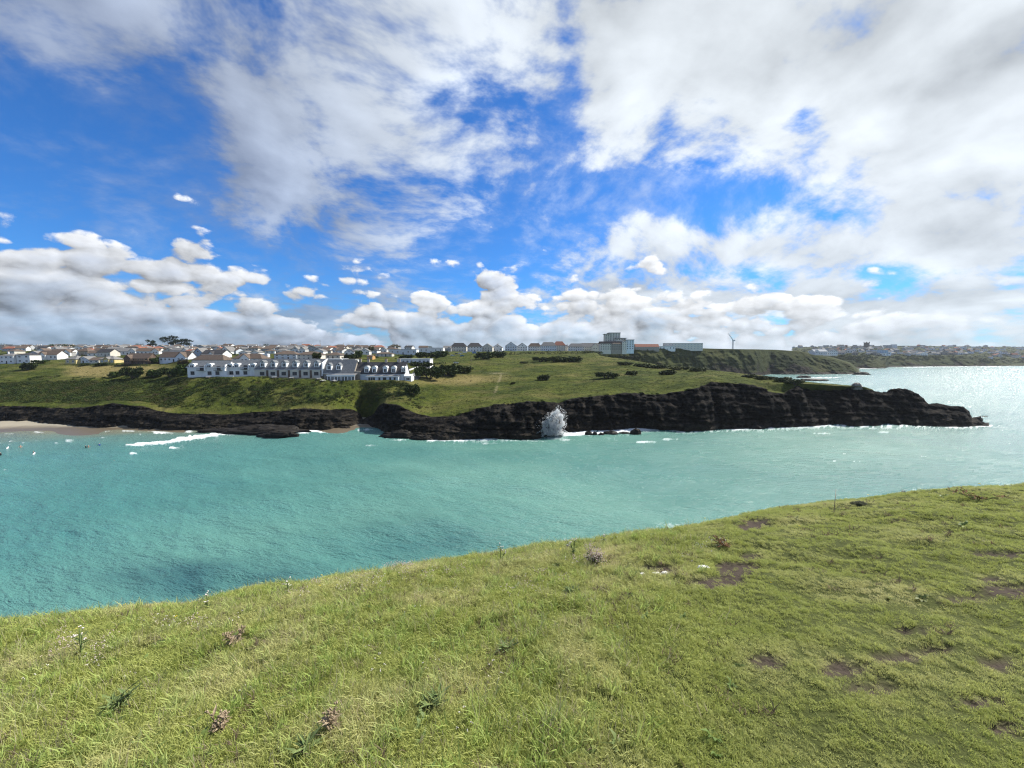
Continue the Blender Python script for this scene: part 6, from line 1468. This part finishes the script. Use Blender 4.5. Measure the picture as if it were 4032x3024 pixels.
def thistle(px, py, hpx, label, kind='thistle', wpx=None):
    h = nhit(px, py); dist = (h - CAMV).length; H_ = hpx * dist / FPX * (0.85 if kind not in ('leafy', 'dead') else 0.38 if kind == 'leafy' else 0.62); e = empty('plant', h, pr.uniform(0, 6)); tag(e, label, 'plant', 'weeds on the near slope')
    W2 = (wpx or hpx * 0.5) * dist / FPX / 2; nst = {'thistle': 2, 'dead': 5, 'bushy': 14, 'thin': 1, 'leafy': 5, 'dock': 9}[kind]
    tips = []; q = MB(); ql = MB()
    for i in range(nst):
        a = pr.uniform(0, 6.28); k = pr.uniform(0.2, 1.0) * W2; hh = H_ * (1 if i == 0 else pr.uniform(0.45, 0.9)); tp_ = Vector((math.cos(a) * k, math.sin(a) * k, hh))
        if i == 0 and kind in ('thistle', 'thin'): tp_ = Vector((W2 * 0.2, 0, hh))
        q.tube([(0, 0, -0.03), tuple(tp_ * 0.5 + Vector((0, 0, hh * 0.08))), tuple(tp_)], [0.007, 0.005, 0.003], 5); tips.append(tp_)
        for j in range(9 if kind != 'thin' else 4): t = pr.uniform(0.08, 0.92); flat_leaf(ql, tp_ * t, pr.uniform(0, 6.28), pr.uniform(0.03, 0.075) * (1.5 if kind in ('leafy', 'dock') else 1), pr.uniform(0.012, 0.026), pr.uniform(0.1, 0.9))
        if kind in ('thistle', 'dead', 'bushy'):
            for j in range(2): b2 = tp_ * 0.72 + Vector((pr.uniform(-.04, .04), pr.uniform(-.04, .04), pr.uniform(0.0, 0.07))); q.tube([tuple(tp_ * 0.6), tuple(b2)], [0.004, 0.002], 4); tips.append(b2)
    q.build('stem', M['dead_stem'] if kind in ('dead', 'bushy', 'thin') else M['thistle_leaf'], e)
    ql.build('leaves', M['dead_stem'] if kind == 'dead' else (M['litter2'] if kind == 'dock' else M['thistle_leaf']), e)
    if kind not in ('leafy', 'thin'):
        c = np.array([tuple(t + Vector((pr.uniform(-.01, .01), pr.uniform(-.01, .01), pr.uniform(0, .015)))) for t in tips for _ in range(3 if kind != 'bushy' else 7)])
        if kind == 'bushy': c = c + br.normal(size=c.shape) * 0.03
        v, f, t = balls(c, 0.008 if kind != 'bushy' else 0.007); put('flower_heads', raw_mesh('flower_heads', v, f, M['petal' if kind != 'dead' and kind != 'dock' else 'dead_stem'] if kind != 'bushy' else M['petal_pink']), e)
    return e
plain('litter2', (0.12, 0.06, 0.03), (0.24, 0.13, 0.06), 30)
thistle(1972, 2212, 78, 'tall thistle with pale heads standing alone on the grass edge'); thistle(2236, 2168, 42, 'short thistle with curled top, left of the pair on the edge'); thistle(2258, 2186, 64, 'taller thistle, right of the pair on the edge'); thistle(2378, 2142, 40, 'thistle with a bright white head farther right on the edge')
thistle(2335, 2222, 74, 'pale dried bushy flower clump just behind the edge', 'bushy', 100); thistle(820, 2398, 50, 'thistle on the edge, left of the middle'); thistle(1136, 2336, 46, 'thin dark thistle on the edge right of the left one'); thistle(928, 2540, 74, 'brown dead weed in the left grass', 'dead', 60)
thistle(320, 2585, 84, 'dark green weed with pale flowers in the left grass', 'thistle', 40); thistle(460, 2790, 90, 'dark leafy weed low in the left grass', 'leafy', 60); thistle(868, 2880, 80, 'brown and green weed near the bottom left', 'dead', 70); thistle(1305, 2880, 110, 'brown dried flower spike near the bottom', 'dead', 40); thistle(1200, 2975, 70, 'dark leafy weed at the bottom, left of centre', 'leafy', 60)
thistle(3283, 2022, 86, 'single thin stalk rising above the edge on the right', 'thin', 20); thistle(3850, 1968, 26, 'reddish dock patch on the right skyline of the slope', 'dock', 110); thistle(2850, 2150, 30, 'reddish brown weed patch in the right middle of the slope', 'dock', 90); thistle(2250, 2335, 46, 'dark leafy weed in the middle of the slope', 'leafy', 60); thistle(1990, 2560, 60, 'leafy green weed in the centre of the grass', 'leafy', 70); thistle(1720, 2780, 50, 'broad-leaved weed low in the centre grass', 'leafy', 80)
# pale stones and feathers by the burrows, a mossy boulder on the edge
plain('quartz', (0.62, 0.60, 0.58), (0.80, 0.79, 0.77), 20, 0.5)
for k, (px, py, w_, lb) in enumerate([(2530, 2264, 20, 'small white stone at the left of the burrow soil'), (2585, 2264, 30, 'white stone in the burrow soil, second from left'), (2620, 2260, 26, 'white stone in the burrow soil, third from left'), (2770, 2238, 36, 'white stone on the grass right of the burrow')]):
    h = nhit(px, py); r_ = w_ * (h - CAMV).length / FPX / 2; o = put('stone', rock_mesh('stone', r_, r_ * 0.6, r_ * 0.35, 40 + k * 2.3, 14, 9)); o.data.materials.clear(); o.data.materials.append(M['quartz']); o.location = h + Vector((0, 0, 0.01)); tag(o, lb, 'stone')
plain('moss_rock', (0.022, 0.026, 0.012), (0.055, 0.060, 0.030), 9, 0.9)
h = nhit(3375, 1985); r_ = 27 * (h - CAMV).length / FPX; o = put('boulder', rock_mesh('boulder', r_, r_ * 0.7, r_ * 0.75, 71.0, 26, 16)); o.data.materials.clear(); o.data.materials.append(M['moss_rock']); o.location = h - Vector((0, 0.05, 0.07)); tag(o, 'dark mossy boulder on the right edge of the slope', 'rock')

# ------------------------------------------------------------------ sea air between here and the far coast
m = bpy.data.materials.new('sea_air'); m.use_nodes = True; N = m.node_tree.nodes; N.clear()
pv = N.new('ShaderNodeVolumePrincipled'); mo = N.new('ShaderNodeOutputMaterial'); m.node_tree.links.new(pv.outputs[0], mo.inputs['Volume'])
pv.inputs['Color'].default_value = (0.80, 0.88, 0.97, 1); pv.inputs['Density'].default_value = 0.000045; pv.inputs['Anisotropy'].default_value = 0.2
q = MB(); q.box(-12000, 12000, -3000, 12000, -6.0, 140.0); o = q.build('haze', m); tag(o, 'thin pale sea haze over the bay and the town', 'haze', kind='stuff')
